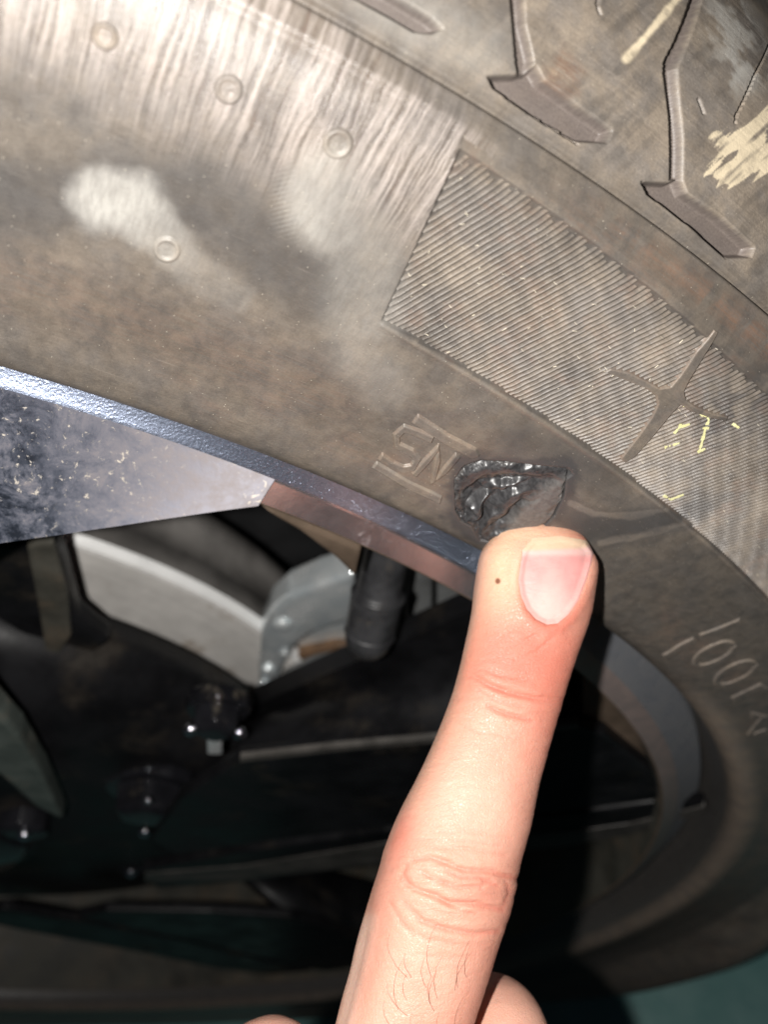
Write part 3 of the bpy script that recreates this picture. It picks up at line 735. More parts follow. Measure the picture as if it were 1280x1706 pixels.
# ------------------------------------------------------------------ the tear
def tear():
    k = NT('torn_raw_rubber'); u = k.attr('surf', True); wet = k.attr('wet')
    n1 = k.noise(u, 14, 6, 0.65, 0.6); n2 = k.noise(u, 60, 4, 0.7)
    col = k.mix(k.ramp(n1, 0.35, 0.65), (0.020, 0.020, 0.022), (0.048, 0.048, 0.051))
    col = k.mix(k.attr('grey'), col, k.mix(k.ramp(n1, .3, .7), (0.085, 0.080, 0.077), (0.15, 0.14, 0.132)))
    k.pb(Base_Color=col, Roughness=k.math('SUBTRACT', k.ramp(n1, 0.3, 0.7, 0.36, 0.50), k.math('MULTIPLY', wet, 0.06)), Specular_IOR_Level=0.6,
         Normal=k.bump(n2, 0.06, 0.0002))
    p = flat(TORN); step = 0.075
    a = np.arange(p[:, 0].min() - 1, p[:, 0].max() + 1, step); b = np.arange(p[:, 1].min() - 1, p[:, 1].max() + 1, step)
    A, B = np.meshgrid(a, b); mm = np.stack([A, B], -1)
    jag = 0.75 * (fbm(A * 0.9, B * 0.9, 41) - .5) * 2 + 0.26 * (vnoise(A * 4, B * 4, 44) - .5)
    sd = poly_sdf(mm, p) + jag
    q = to_px(surf(A / (R0 * 1000), B / 1000))
    qw = q + np.stack([20 * (fbm(A * 0.45, B * 0.45, 23, 2) - .5), 20 * (fbm(A * 0.45, B * 0.45, 29, 2) - .5)], -1)
    def fold(ln, w, hv, sharp=2.0, skew=0.0):
        dl, tt = line_dist(qw, ln)
        return hv * np.exp(-(dl / w) ** sharp) * (0.55 + 0.45 * np.sin(math.pi * np.clip(0.12 + 0.8 * tt, 0, 1)))
    smax = lambda a_, b_, k_=4.2: np.logaddexp(a_ * k_, b_ * k_) / k_
    h = -2.1 + 0.3 * (fbm(A * 0.3, B * 0.3, 12, 2) - .5)
    for f_ in (fold([(766, 850), (764, 812), (790, 788), (840, 780), (900, 786), (952, 789)], 21, 2.55, 2.6),
               fold([(806, 812), (845, 812), (885, 804)], 10, 2.3),
               fold([(784, 872), (792, 850), (812, 832)], 10, 2.9),
               fold([(768, 862), (784, 876), (798, 896)], 12, 2.0),
               fold([(806, 892), (826, 856), (856, 832), (905, 810)], 15, 2.55),
               fold([(862, 884), (895, 852), (925, 815)], 26, 2.5, 3.0),
               fold([(800, 902), (842, 892), (885, 876)], 13, 2.2)):
        h = smax(h, f_ - 2.1)
    flap = sstep(12, -6, poly_sdf(q, [(872, 848), (905, 816), (942, 798), (942, 828), (926, 858), (895, 878), (852, 890), (850, 872)]))
    h = h * (1 - 0.75 * flap) + 0.75 * flap * (0.30 + 0.004 * (q[..., 0] - 890))
    ragged = 0.20 * (fbm(A * 1.4, B * 1.4, 66, 3) - .5)
    h = h + ragged * (0.35 + 0.9 * np.exp(-((sd + 0.5) / 0.6) ** 2)) * (1 - 0.6 * flap)
    crack = np.exp(-(line_dist(q + np.stack([5 * (vnoise(A * 2.2, B * 2.2, 91) - .5), 0 * A], -1), [(951, 792), (946, 812), (939, 838), (928, 862), (912, 880)])[0] / 3.4) ** 2)
    rim = sstep(0.10, -0.45, sd)
    h = h * rim + (-0.15) * (1 - rim) - 1.6 * crack * sstep(0.35, 0.0, sd)
    h = np.where(sd > 0.18, -0.6, h)
    V = surf(A / (R0 * 1000), B / 1000, h / 1000)
    F = grid_faces(len(b), len(a)); keep = (sd.ravel()[F] < 0.3).any(1); F = F[keep]
    used = np.unique(F); rm = np.full(A.size, -1); rm[used] = np.arange(len(used))
    grey = np.clip(flap * 0.8 + 0.5 * np.exp(-((sd + .1) / .25) ** 2) * sstep(870, 830, q[..., 1]) + 0.1, 0, 1)
    me = mesh_from('torn_rubber', V.reshape(-1, 3)[used], rm[F], True, dict(wet=(1 - flap).ravel()[used], grey=grey.ravel()[used]), np.stack([A / 10, B / 10], -1).reshape(-1, 2)[used])
    o = link('torn_rubber', me, k.m, tyre); o['label'] = 'glossy torn flap of raw black rubber'
tear()

# ------------------------------------------------------------------ the rim
thr = np.linspace(0, 2 * math.pi, 720, endpoint=False)
rim_prof = [(0.2358, 0.0008), (0.2354, 0.0020), (0.2342, 0.0055), (0.2315, 0.0125), (0.2290, 0.0210), (0.2260, 0.0350), (0.2230, 0.0700), (0.2220, 0.1500), (0.2240, 0.2000), (0.2450, 0.2100)]
V, Fq = revolve(rim_prof, thr)
rim = link('rim', mesh_from('rim', V, Fq, True), M_BARREL, wheel)
rim['label'] = 'dark alloy rim with a polished lip and gloss black spokes'
V, Fq = revolve([(0.2482, 0.0110), (0.2476, 0.0072), (0.2470, 0.0072), (0.2412, 0.0023), (0.2407, 0.0020)], thr)
link('lip_bevel', mesh_from('lip_bevel', V, Fq, True), M_LIP, rim)
V, Fq = revolve([(0.2407, 0.00199), (0.2404, 0.0018), (0.2364, 0.0004)], np.radians(np.linspace(45.6, 354, 640)), False)
link('lip_face', mesh_from('lip_face', V, Fq, False), M_BAND, rim)
V, Fq = revolve([(0.2364, 0.0004), (0.2361, 0.0004), (0.2358, 0.0008)], thr)
link('lip_edge', mesh_from('lip_edge', V, Fq, True), M_DUSTY, rim)

def pol(R, deg, y):
    t = math.radians(deg); return np.array([R * math.sin(t), y, R * math.cos(t)])
# upper spoke: polished face, black body
CONE = 0.372
def at_cone(uv):
    r = rays(uv); y = np.full(len(r), 0.0004)
    for _ in range(30):
        X = CAM + ((y - CAM[1]) / r[:, 1])[:, None] * r
        y = 0.0004 - (0.2364 - np.hypot(X[:, 0], X[:, 2])) * CONE
    return X
sp1 = at_cone([(430, 843), (300, 861), (200, 876), (100, 891), (0, 905)])
sp_a = np.degrees(np.arctan2(sp1[:, 0], sp1[:, 2]))[::-1]; sp_r = np.hypot(sp1[:, 0], sp1[:, 2])[::-1]
a_in = np.concatenate([[-6, 6, 16, 24], sp_a]); r_in = np.concatenate([[0.11, 0.11, 0.125, 0.155], sp_r])
A_ = np.concatenate([np.linspace(-6, 30, 40), np.linspace(30.5, sp_a[-1], 90)])
Rin = np.interp(A_, a_in, r_in)
def cone_patch(dy, shrink=0.0, nr=26):
    T_ = np.radians(A_)[None, :]; f_ = np.linspace(0, 1, nr)[:, None]
    R_ = 0.2407 - (0.2407 - np.minimum(Rin + shrink, 0.2400)) * f_
    Y_ = 0.0004 - (0.2364 - R_) * CONE + dy
    return np.stack([R_ * np.sin(T_), Y_, R_ * np.cos(T_)], -1)
g1 = cone_patch(0.0); link('spoke_face', mesh_from('spoke_face', g1.reshape(-1, 3), grid_faces(26, len(A_)), True), M_FACE, rim)
# rounded arris and the black wall under the polished face
rows = [cone_patch(0.0)[-1], cone_patch(0.0004, 0.0003)[-1]]
link('spoke_arris', mesh_from('spoke_arris', np.stack(rows).reshape(-1, 3), grid_faces(2, len(A_)), True), M_GREYCAST, rim)
rows = [cone_patch(0.0004, 0.0003)[-1], cone_patch(0.012, 0.0015)[-1], cone_patch(0.030, 0.0045)[-1], cone_patch(0.034, 0.02)[-1]]
link('spoke', mesh_from('spoke', np.stack(rows).reshape(-1, 3), grid_faces(4, len(A_)), True), M_BLACK, rim)
# copies of the plain spokes: one mesh, turned about the axle
def arm(name, pts, depth, mat, bevel):
    return prism(name, pts, np.array([0, depth, 0]), mat, rim, bevel, 3)
def pxp(uv, y): return list(at_plane(uv, y))
front_top = pxp([(395, 1269), (480, 1259), (560, 1250), (640, 1243), (720, 1236), (850, 1222), (965, 1211), (1010, 1224), (1060, 1264), (1100, 1296), (1136, 1324)], 0.0025)
front_low = pxp([(1100, 1331), (945, 1352), (800, 1362), (640, 1378), (480, 1398), (380, 1412), (290, 1424), (250, 1400), (300, 1330)], 0.0025)
a1 = prism('spoke', front_top + front_low, np.array([0, 0.004, 0]), M_BLACK, rim, 0.0012, 3)
back_top = pxp([(408, 1192), (480, 1160), (560, 1130), (640, 1106), (720, 1082), (850, 1046), (960, 1020)], 0.0290)
fr = front_top[:7]
bm = bmesh.new()
A_ = [bm.verts.new(p_ + np.array([0, 0.0015, 0])) for p_ in fr]; B_ = [bm.verts.new(p_) for p_ in back_top]; C_ = [bm.verts.new(p_ + np.array([0.0, 0.004, -0.010])) for p_ in back_top]; D_ = [bm.verts.new(p_ + np.array([0.0, 0.004, -0.008])) for p_ in fr]
for i_ in range(6):
    for X_, Y_ in ((A_, B_), (B_, C_), (C_, D_), (D_, A_)): bm.faces.new((X_[i_], X_[i_ + 1], Y_[i_ + 1], Y_[i_]))
bm.faces.new((A_[0], B_[0], C_[0], D_[0])); bm.faces.new((A_[6], B_[6], C_[6], D_[6]))
a3 = bm_obj('spoke_wall', bm, M_BLACK, rim, True)
prism('spoke_edge', pxp([(400, 1263), (560, 1245), (720, 1231), (965, 1206), (965, 1214), (720, 1238), (560, 1252), (400, 1270)], 0.0021), np.array([0, 0.0015, 0]), M_DARKEDGE, rim)
armB = pxp([(945, 1358), (1128, 1334), (1180, 1342), (1178, 1352)], 0.0037) + pxp([(1050, 1392), (940, 1412), (640, 1442), (400, 1470), (260, 1480), (235, 1450), (400, 1420), (640, 1386)], 0.0037)
a2 = prism('spoke', armB, np.array([0, 0.004, 0]), M_BLACK, rim, 0.0012, 3)
prism('spoke_edge', pxp([(240, 1456), (400, 1444), (640, 1405), (940, 1388), (1050, 1373), (1176, 1343), (1180, 1352), (1050, 1392), (940, 1412), (640, 1440), (400, 1466), (240, 1470)], 0.0033), np.array([0, 0.0025, 0]), M_DARKEDGE, rim, 0.0006)
# recessed web between the two arms
web = [pol(0.2330, a, 0.026) for a in (66, 70, 74, 78, 82, 86)] + [pol(0.10, 96, 0.026), pol(0.10, 76, 0.026)]
prism('spoke_web', web, np.array([0, 0.006, 0]), M_BLACK, rim)
wb = pxp([(975, 1125), (1030, 1165), (1090, 1235), (1133, 1318), (1118, 1326), (1060, 1265), (1010, 1222), (970, 1205)], 0.0060)
prism('spoke_edge', wb, np.array([0, 0.003, 0]), M_DUSTY, rim, 0.0006)
for deg in (72, 144, 216):
    R_ = Matrix.Rotation(math.radians(deg), 4, 'Y')
    for o in (a1, a2, a3):
        c_ = o.copy(); scene.collection.objects.link(c_); c_.parent = rim; c_.matrix_local = R_
# hub: centre disc with bolt pockets
V, Fq = revolve([(0.020, 0.010), (0.036, 0.009), (0.037, 0.012), (0.060, 0.013), (0.090, 0.0135), (0.106, 0.017), (0.116, 0.022), (0.123, 0.030), (0.121, 0.040), (0.060, 0.045)], np.linspace(0, 2 * math.pi, 120, endpoint=False))
link('hub', mesh_from('hub', V, Fq, True), M_BLACK, rim)
V, Fq = revolve([(0.0001, 0.004), (0.022, 0.005), (0.032, 0.0065), (0.0345, 0.009), (0.0345, 0.02)], np.linspace(0, 2 * math.pi, 72, endpoint=False))
link('centre_cap', mesh_from('centre_cap', V, Fq, True), M_BOLT, rim)
# facets seen at the left edge: side wall of the upper spoke, grey-green facet near the hub
prism('spoke_wall', pxp([(-60, 912), (92, 902), (128, 1030), (180, 1072), (120, 1110), (-60, 1000)], 0.0285), np.array([0, 0.006, 0]), M_BLACK, rim, 0.0015)
prism('spoke_edge', pxp([(42, 910), (88, 905), (112, 990), (118, 1060), (80, 1120), (62, 1010)], 0.0265), np.array([0, 0.002, 0]), M_BARREL, rim, 0.0012)
prism('hub_facet', pxp([(-40, 1150), (30, 1225), (70, 1290), (104, 1366), (60, 1345), (0, 1292), (-40, 1270)], 0.0030), np.array([0, 0.006, 0]), M_SAGE, rim, 0.0012)
prism('window_gusset', pxp([(432, 846), (520, 880), (603, 915), (592, 962), (560, 930), (500, 885)], 0.0100), np.array([0, 0.004, 0]), M_DUSTY, rim, 0.0008)
# wheel bolts
def hexbolt(px, y, r, axis_tilt=0.0, name='wheel_bolt', mat=M_BOLT, parent=rim, L=0.014):
    c0 = at_plane([px], y)[0]
    bm = bmesh.new()
    rings = [(0.0, 0.62), (0.0006, 0.80), (0.0016, 0.95), (L * 0.62, 1.0), (L * 0.62, 1.28), (L * 0.72, 1.36), (L, 1.36)]
    prev = None
    for yy, rr in rings:
        rng_ = [bm.verts.new((c0[0] + r * rr * math.cos(k_ * math.pi / 6 + .2) * (1.0 if (k_ % 2 == 0 or rr > 1.1) else 0.9), c0[1] + yy, c0[2] + r * rr * math.sin(k_ * math.pi / 6 + .2) * (1.0 if (k_ % 2 == 0 or rr > 1.1) else 0.9))) for k_ in range(12)]
        if prev is None: bm.faces.new(rng_)
        else:
            for k_ in range(12): bm.faces.new((prev[k_], prev[(k_ + 1) % 12], rng_[(k_ + 1) % 12], rng_[k_]))
        prev = rng_
    bm.faces.new(prev)
    bmesh.ops.recalc_face_normals(bm, faces=bm.faces)
    bmesh.ops.bevel(bm, geom=list(bm.edges), offset=0.0004, segments=2, affect='EDGES', profile=0.6, clamp_overlap=True)
    return bm_obj(name, bm, mat, parent, True)
hexbolt((243, 1366), 0.004, 0.0105)
hexbolt((36, 1392), 0.006, 0.0085)
hexbolt((218, 1456), 0.012, 0.0060)
hexbolt((358, 1226), 0.006, 0.0062, L=0.010)

def dome(px, y, r):  # added chrome domes, there only to catch the flash as glints
    c0 = at_plane([px], y)[0]; bm = bmesh.new()
    bmesh.ops.create_uvsphere(bm, u_segments=24, v_segments=14, radius=r, matrix=Matrix.Translation(Vector(c0)) @ Matrix.Diagonal((1, 0.8, 1, 1)))
    return bm_obj('glint_dome', bm, M_CHROME, rim, True)
for px_, y_, r_ in (((318, 1216), 0.008, 0.0020), ((357, 1206), 0.008, 0.0022), ((399, 1222), 0.008, 0.0020), ((241, 1386), 0.004, 0.0020), ((246, 1334), 0.004, 0.0012), ((40, 1391), 0.005, 0.0022), ((218, 1454), 0.012, 0.0022)):
    dome(px_, y_, r_)
prism('bolt_shank', pxp([(343, 1212), (370, 1210), (370, 1258), (345, 1258)], 0.0080), np.array([0, 0.003, 0]), M_ZINC, rim, 0.0008)

# ------------------------------------------------------------------ brake parts behind the spokes
disc = thing('brake_disc', 'worn grey iron brake disc seen through the gap below the upper spoke', 'brake disc')
tb = np.linspace(0, 2 * math.pi, 240, endpoint=False)
V, Fq = revolve([(0.1335, 0.0500), (0.1000, 0.0500)], tb); link('friction_face', mesh_from('friction_face', V, Fq, True), M_DISC, disc)
V, Fq = revolve([(0.1354, 0.0525), (0.1344, 0.0505), (0.1325, 0.0499)], tb); link('disc_rim', mesh_from('disc_rim', V, Fq, True), M_DISC_LIP, disc)
V, Fq = revolve([(0.1352, 0.0520), (0.1352, 0.0590), (0.1340, 0.0595), (0.1340, 0.0690), (0.1352, 0.0695), (0.1352, 0.0760), (0.1000, 0.0765)], tb); link('disc_edge', mesh_from('disc_edge', V, Fq, True), M_DISC_EDGE, disc)
V, Fq = revolve([(0.1000, 0.0500), (0.0960, 0.0496), (0.0930, 0.0470), (0.0900, 0.0380), (0.0600, 0.0370), (0.0001, 0.0370)], tb); link('disc_hat', mesh_from('disc_hat', V, Fq, True), M_RUST, disc)

calp = thing('caliper_bracket', 'shiny zinc plated caliper bracket between the brake disc and the black boot', 'brake bracket')
yb = 0.046
outer = [(432, 1190), (430, 1120), (434, 1060), (450, 1022), (480, 996), (530, 975), (592, 955), (594, 1030), (560, 1044), (520, 1056), (492, 1078), (474, 1110), (462, 1150), (458, 1190)]
prism('bracket_arm', pxp(outer, yb), np.array([0, 0.010, 0]), M_ZINC, calp, 0.0022, 3, True)
prism('bracket_plate', pxp([(470, 1075), (500, 1045), (560, 1030), (610, 1035), (605, 1092), (540, 1100), (480, 1112)], yb + 0.008), np.array([0, 0.006, 0]), M_ZINC, calp, 0.0012, 2)
prism('rusty_pad', pxp([(478, 1095), (560, 1078), (640, 1080), (640, 1120), (560, 1128), (474, 1150)], yb + 0.005), np.array([0, 0.010, 0]), M_RUST, calp, 0.0015, 2)
prism('bracket_foot', pxp([(466, 1200), (470, 1150), (520, 1128), (600, 1112), (690, 1096), (770, 1062), (830, 1040), (830, 1080), (760, 1110), (600, 1180)], yb - 0.004), np.array([0, 0.008, 0]), M_GREYCAST, calp, 0.0016, 2)
prism('bracket_cheek', pxp([(684, 950), (704, 945), (722, 960), (720, 1030), (706, 1075), (676, 1088), (676, 1000)], yb), np.array([0, 0.008, 0]), M_GREYCAST, calp, 0.0018, 2)
prism('bracket_cheek', pxp([(728, 960), (772, 975), (778, 1020), (760, 1060), (712, 1085), (700, 1082), (728, 1040)], yb + 0.002), np.array([0, 0.010, 0]), M_GREYCAST, calp, 0.0024, 2)
for px_, r_ in (((446, 1118), 0.0024), ((440, 1140), 0.0022), ((470, 1042), 0.0026), ((474, 1090), 0.0016)):  # beads added to give the bracket bright glints
    c0 = at_plane([px_], yb - 0.0006)[0]; bm = bmesh.new(); bmesh.ops.create_uvsphere(bm, u_segments=20, v_segments=12, radius=r_, matrix=Matrix.Translation(Vector(c0)) @ Matrix.Diagonal((1, 0.5, 1, 1))); bm_obj('glint_bead', bm, M_ZINC, calp, True)
boot = thing('rubber_boot', 'black rubber boot with a rounded end hanging in front of the bracket', 'rubber boot')
pa, pb_ = at_depth(654, 880, 0.196), at_depth(608, 1092, 0.212)
L = np.linalg.norm(pb_ - pa); ax = (pb_ - pa) / L
tl = [0, .10, .25, .40, .46, .50, .54, .62, .75, .84, .90, .95, .985, 1.0]; rl = [5.2, 5.2, 5.1, 5.1, 5.2, 5.9, 6.1, 6.0, 5.9, 5.7, 5.2, 4.2, 2.6, .4]
ts = np.linspace(0, 1, 70)
V, Fq = tube(pa + ts[:, None] * (pb_ - pa), np.interp(ts, tl, rl) / 1000, 28)
link('boot_body', mesh_from('boot_body', V, Fq, True), M_BOOT, boot)
for tt_, rr_ in ((0.5, 6.35), (0.80, 6.1)):
    V, Fq = tube(np.array([pa + (tt_ + q_) * (pb_ - pa) for q_ in (-.02, -.01, 0, .01, .02)]), np.array([rr_ - .7, rr_ - .1, rr_, rr_ - .1, rr_ - .7]) / 1000, 28)
    link('boot_ring', mesh_from('boot_ring', V, Fq, True), M_BOOT, boot)
shield = thing('splash_shield', 'dark splash shield behind the brake disc', 'splash shield')
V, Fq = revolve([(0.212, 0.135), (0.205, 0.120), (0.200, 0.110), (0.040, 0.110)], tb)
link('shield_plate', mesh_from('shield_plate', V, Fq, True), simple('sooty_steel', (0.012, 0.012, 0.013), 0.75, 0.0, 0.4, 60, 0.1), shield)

# ------------------------------------------------------------------ the hand
person = thing('person', 'bare hand with its index finger stretched out, pointing at the torn rubber', 'person', tuple(at_depth(640, 2300, 0.10)))
def skin_material():
    k = NT('skin'); c = k.coord()
    red, yel, pale_ = k.attr('red'), k.attr('yellow'), k.attr('pale')
    n1 = k.noise(c, 110, 4, 0.6); n2 = k.noise(c, 420, 4, 0.6)
    col = k.mix(k.ramp(n1, 0.3, 0.7), (0.635, 0.330, 0.240), (0.70, 0.395, 0.295))
    col = k.mix(k.ramp(n2, 0.35, 0.75, 0.0, 0.18), col, (0.70, 0.33, 0.25))
    col = k.mix(k.math('MULTIPLY', red, k.ramp(n1, 0.25, 0.65, 0.75, 1.0)), col, (0.62, 0.205, 0.145))
    col = k.mix(yel, col, (0.71, 0.455, 0.30))
    col = k.mix(pale_, col, (0.76, 0.52, 0.41))
    col = k.mix(k.attr('mole'), col, (0.20, 0.07, 0.03))
    cell = k.voro(k.map(c, (1, 1, 1)), 2600, 'DISTANCE_TO_EDGE')
    cell2 = k.voro(k.map(c, (1, 1, 1), (0.4, .2, .9)), 1700, 'DISTANCE_TO_EDGE')
    hgt = k.math('ADD', k.ramp(cell, 0.0, 0.12), k.math('MULTIPLY', k.ramp(cell2, 0.0, 0.10), 0.8))
    b = k.bump(hgt, 0.34, 0.00011); b = k.bump(n2, 0.25, 0.0004, b)
    k.pb(Base_Color=col, Roughness=k.ramp(n2, 0.3, 0.7, 0.40, 0.52), Subsurface_Weight=0.25, Subsurface_Radius=(1.0, 0.35, 0.2), Subsurface_Scale=0.0016, Specular_IOR_Level=0.45, Normal=b)
    return k.m
M_SKIN = skin_material()
# index finger: silhouette rows v, left, right and depth of the axis
ROW = np.array([(905, 805, 992, .1325), (940, 799, 996, .1322), (1000, 788, 990, .1315), (1050, 780, 974, .1305), (1100, 769, 957, .1295), (1150, 757, 942, .1285), (1200, 741, 928, .1275), (1270, 713, 909, .1262),
                (1340, 680, 896, .1245), (1400, 650, 878, .1232), (1450, 632, 864, .1222), (1480, 624, 857, .1216), (1530, 608, 842, .1206), (1600, 590, 820, .1192), (1660, 576, 800, .118), (1706, 563, 786, .117),
                (1800, 540, 760, .1145), (1920, 505, 738, .111)])
cu = (ROW[:, 1] + ROW[:, 2]) / 2; hw = (ROW[:, 2] - ROW[:, 1]) / 2
axis3 = np.array([at_depth(u_, v_, d_) for u_, v_, d_ in zip(cu, ROW[:, 0], ROW[:, 3])])
tilt = np.cos(np.arctan(np.gradient(cu, ROW[:, 0])))
wid = hw * tilt * ROW[:, 3] / F_PX
TIP = at_depth(899, 868, 0.1330)
def index_finger():
    ts_ = np.concatenate([[0], np.cumsum(np.linalg.norm(np.diff(axis3, axis=0), axis=1))])
    Lt = ts_[-1]; n = 620
    t0 = -np.linalg.norm(TIP - axis3[0])
    tt = np.concatenate([t0 + (0 - t0) * (1 - np.cos(np.linspace(0, math.pi / 2, 90))) ** 1.0, np.linspace(0, Lt, n)[1:]])
    full_t = np.concatenate([[t0], ts_]); full_p = np.vstack([TIP, axis3])
    sm = smooth_curve(np.column_stack([full_t, full_p]), 10)
    C = np.stack([np.interp(tt, sm[:, 0], sm[:, 1 + i]) for i in range(3)], -1)
    wsm = smooth_curve(np.column_stack([ts_, wid]), 10)
    w = np.interp(tt, wsm[:, 0], wsm[:, 1])
    capx = np.clip((tt - t0) / (0.0075), 0, 1)
    cap = (1 - (1 - capx) ** 2.5) ** (1 / 2.5)
    w = w * cap
    sm_k = 25
    T = np.gradient(C, axis=0); T /= np.linalg.norm(T, axis=1)[:, None]
    for i in range(3): T[:, i] = np.convolve(np.pad(T[:, i], sm_k, 'edge'), np.ones(2 * sm_k + 1) / (2 * sm_k + 1), 'valid')
    T /= np.linalg.norm(T, axis=1)[:, None]
    toc = CAM - C; toc /= np.linalg.norm(toc, axis=1)[:, None]
    lat = np.cross(T, toc); lat /= np.linalg.norm(lat, axis=1)[:, None]        # image left or right
    if (lat[200] @ ROT[0]) < 0: lat = -lat
    dor = np.cross(lat, T); dor[np.einsum('ij,ij->i', dor, toc) < 0] *= -1
    # turn so that the nail looks a little to the right
    yaw = math.radians(15)
    lat2 = lat * math.cos(yaw) - dor * math.sin(yaw); dor2 = dor * math.cos(yaw) + lat * math.sin(yaw)
    nphi = 420
    phi = np.linspace(0, 2 * math.pi, nphi, endpoint=False)
    cphi, sphi = np.cos(phi), np.sin(phi)                                       # cos: right, sin: dorsal
    tm = tt * 1000
    hd = np.interp(tm, [-8, 0, 6, 14, 22, 30, 45, 56, 70, 100], [.62, .62, .66, .72, .80, .84, .86, .90, .88, .90])
    hp = np.interp(tm, [-8, 0, 8, 20, 30, 45, 60, 100], [.95, 1.0, 1.0, .92, .95, .98, 1.0, 1.0])
    ex = 2.0 / 2.25
    X = np.sign(cphi) * np.abs(cphi) ** ex; Y = np.sign(sphi) * np.abs(sphi) ** ex
    hh = np.where(Y[None, :] > 0, hd[:, None], hp[:, None])
    # soft side of the finger showing left of the knuckle
    strip = np.exp(-((phi[None, :] - math.radians(205)) / math.radians(20)) ** 2) * sstep(50, 62, tm)[:, None]
    crease = np.exp(-((phi[None, :] - math.radians(176)) / math.radians(11)) ** 2) * sstep(52, 60, tm)[:, None]
    rmul = 1 + 0.045 * strip - 0.03 * crease - 0.045 * np.exp(-((phi[None, :] - math.radians(150)) / math.radians(30)) ** 2) * sstep(50, 62, tm)[:, None]
    P = C[:, None] + (w[:, None] * X * rmul)[..., None] * lat2[:, None] + (w[:, None] * hh * Y * rmul)[..., None] * dor2[:, None]
    Nn = X[None, :, None] * lat2[:, None] + Y[None, :, None] * dor2[:, None]
    Nn /= np.linalg.norm(Nn, axis=-1)[..., None]
    q = to_px(P)
    dors = sstep(-0.1, 0.3, sphi)[None, :] + 0 * q[..., 0]
    h = np.zeros(q.shape[:2])
    jit = 3.0 * (fbm(q[..., 0] / 18, q[..., 1] / 18, 14) - .5)
    for ln, wd, dep in CREASES:
        dl, t_ = line_dist(q, ln)
        fade = np.sin(np.clip(t_, 0.03, 0.97) * math.pi) ** 0.5
        h -= dep * fade * np.exp(-((dl + jit * .7) / wd) ** 2)
        h += dep * 0.35 * fade * np.exp(-((dl - 2.6 * wd) / (1.6 * wd)) ** 2)
    # knuckle mound and skin folds
    kn = np.hypot((q[..., 0] - 768) / 95, (q[..., 1] - 1480) / 68)
    h += 0.35 * np.exp(-kn ** 2)
    h += 0.30 * (fbm(q[..., 0] / 60, q[..., 1] / 9, 33) - .5) * np.exp(-((kn - .55) / .5) ** 2)
    h += 0.14 * (fbm(q[..., 0] / 50, q[..., 1] / 7, 35) - .5) * np.exp(-((q[..., 1] - 1165) / 45) ** 2)
    h += 0.10 * (fbm(q[..., 0] / 26 + q[..., 1] / 60, q[..., 1] / 7, 37) - .5) + 0.05 * (fbm(q[..., 0] / 9 - q[..., 1] / 20, q[..., 1] / 4.5 + q[..., 0] / 14, 39, 3) - .5)
    # bed and folds round the nail
    sdn = poly_sdf(q, NAIL_BED)
    h += dors * (-0.55 * sstep(4, -10, sdn) + 0.22 * np.exp(-((sdn - 9) / 9) ** 2) * sstep(900, 940, q[..., 1]))
    P = P + Nn * (h * dors / 1000)[..., None]
    red = 1.0 * np.exp(-(((q[..., 0] - 850) / 120) ** 2 + ((q[..., 1] - 1085) / 75) ** 2)) + 0.40 * np.exp(-(((q[..., 0] - 905) / 60) ** 2 + ((q[..., 1] - 1200) / 70) ** 2))
    red += 0.7 * np.exp(-((sdn - 5) / 9) ** 2) * sstep(960, 1040, q[..., 1]) + 0.5 * np.exp(-(((q[..., 0] - 955) / 40) ** 2 + ((q[..., 1] - 890) / 25) ** 2))
    red += 0.32 * np.exp(-(((q[..., 0] - 785) / 50) ** 2 + ((q[..., 1] - 1475) / 30) ** 2)) + 0.45 * np.exp(-(((q[..., 0] - 660) / 26) ** 2 + ((q[..., 1] - 1370) / 70) ** 2))
    for ln, wd, dep in CREASES: red += 0.45 * np.exp(-(line_dist(q, ln)[0] / (wd * 0.9)) ** 2) * min(1, dep / .2)
    red += 0.10 + 0.32 * sstep(-0.35, -1.0, (2 * (q[..., 0] - np.interp(q[..., 1], ROW[:, 0], cu)) / (2 * np.interp(q[..., 1], ROW[:, 0], hw)))) * sstep(1040, 1150, q[..., 1]) + 0.30 * sstep(0.3, 1.0, (q[..., 0] - np.interp(q[..., 1], ROW[:, 0], cu)) / np.interp(q[..., 1], ROW[:, 0], hw)) + 0.3 * (fbm(q[..., 0] / 45, q[..., 1] / 45, 97) - .5)
    yel = 0.85 * np.exp(-(((q[..., 0] - 835) / 38) ** 2 + ((q[..., 1] - 945) / 70) ** 2)) + 0.6 * np.exp(-(((q[..., 0] - 890) / 90) ** 2 + ((q[..., 1] - 885) / 20) ** 2))
    yel += 0.30 * np.exp(-(line_dist(q, [(790, 1010), (745, 1190), (690, 1330)])[0] / 26) ** 2)
    pal = 0.75 * np.exp(-(line_dist(q, [(612, 1530), (588, 1640), (572, 1720)])[0] / 16) ** 2) * sstep(1500, 1540, q[..., 1]) + 0.30 * np.exp(-(((q[..., 0] - 770) / 70) ** 2 + ((q[..., 1] - 1340) / 70) ** 2))  # lit side of the finger beyond the crease painted paler
    mole = sstep(6.5, 2.5, np.hypot((q[..., 0] - 830), (q[..., 1] - 968) * .9) + jit * .5) * dors
    F = grid_faces(len(tt), nphi, True)
    return P.reshape(-1, 3), F, [np.clip(a_, 0, 1).ravel() for a_ in (red * dors, yel, pal, mole)], C, lat2, dor2, tt, w
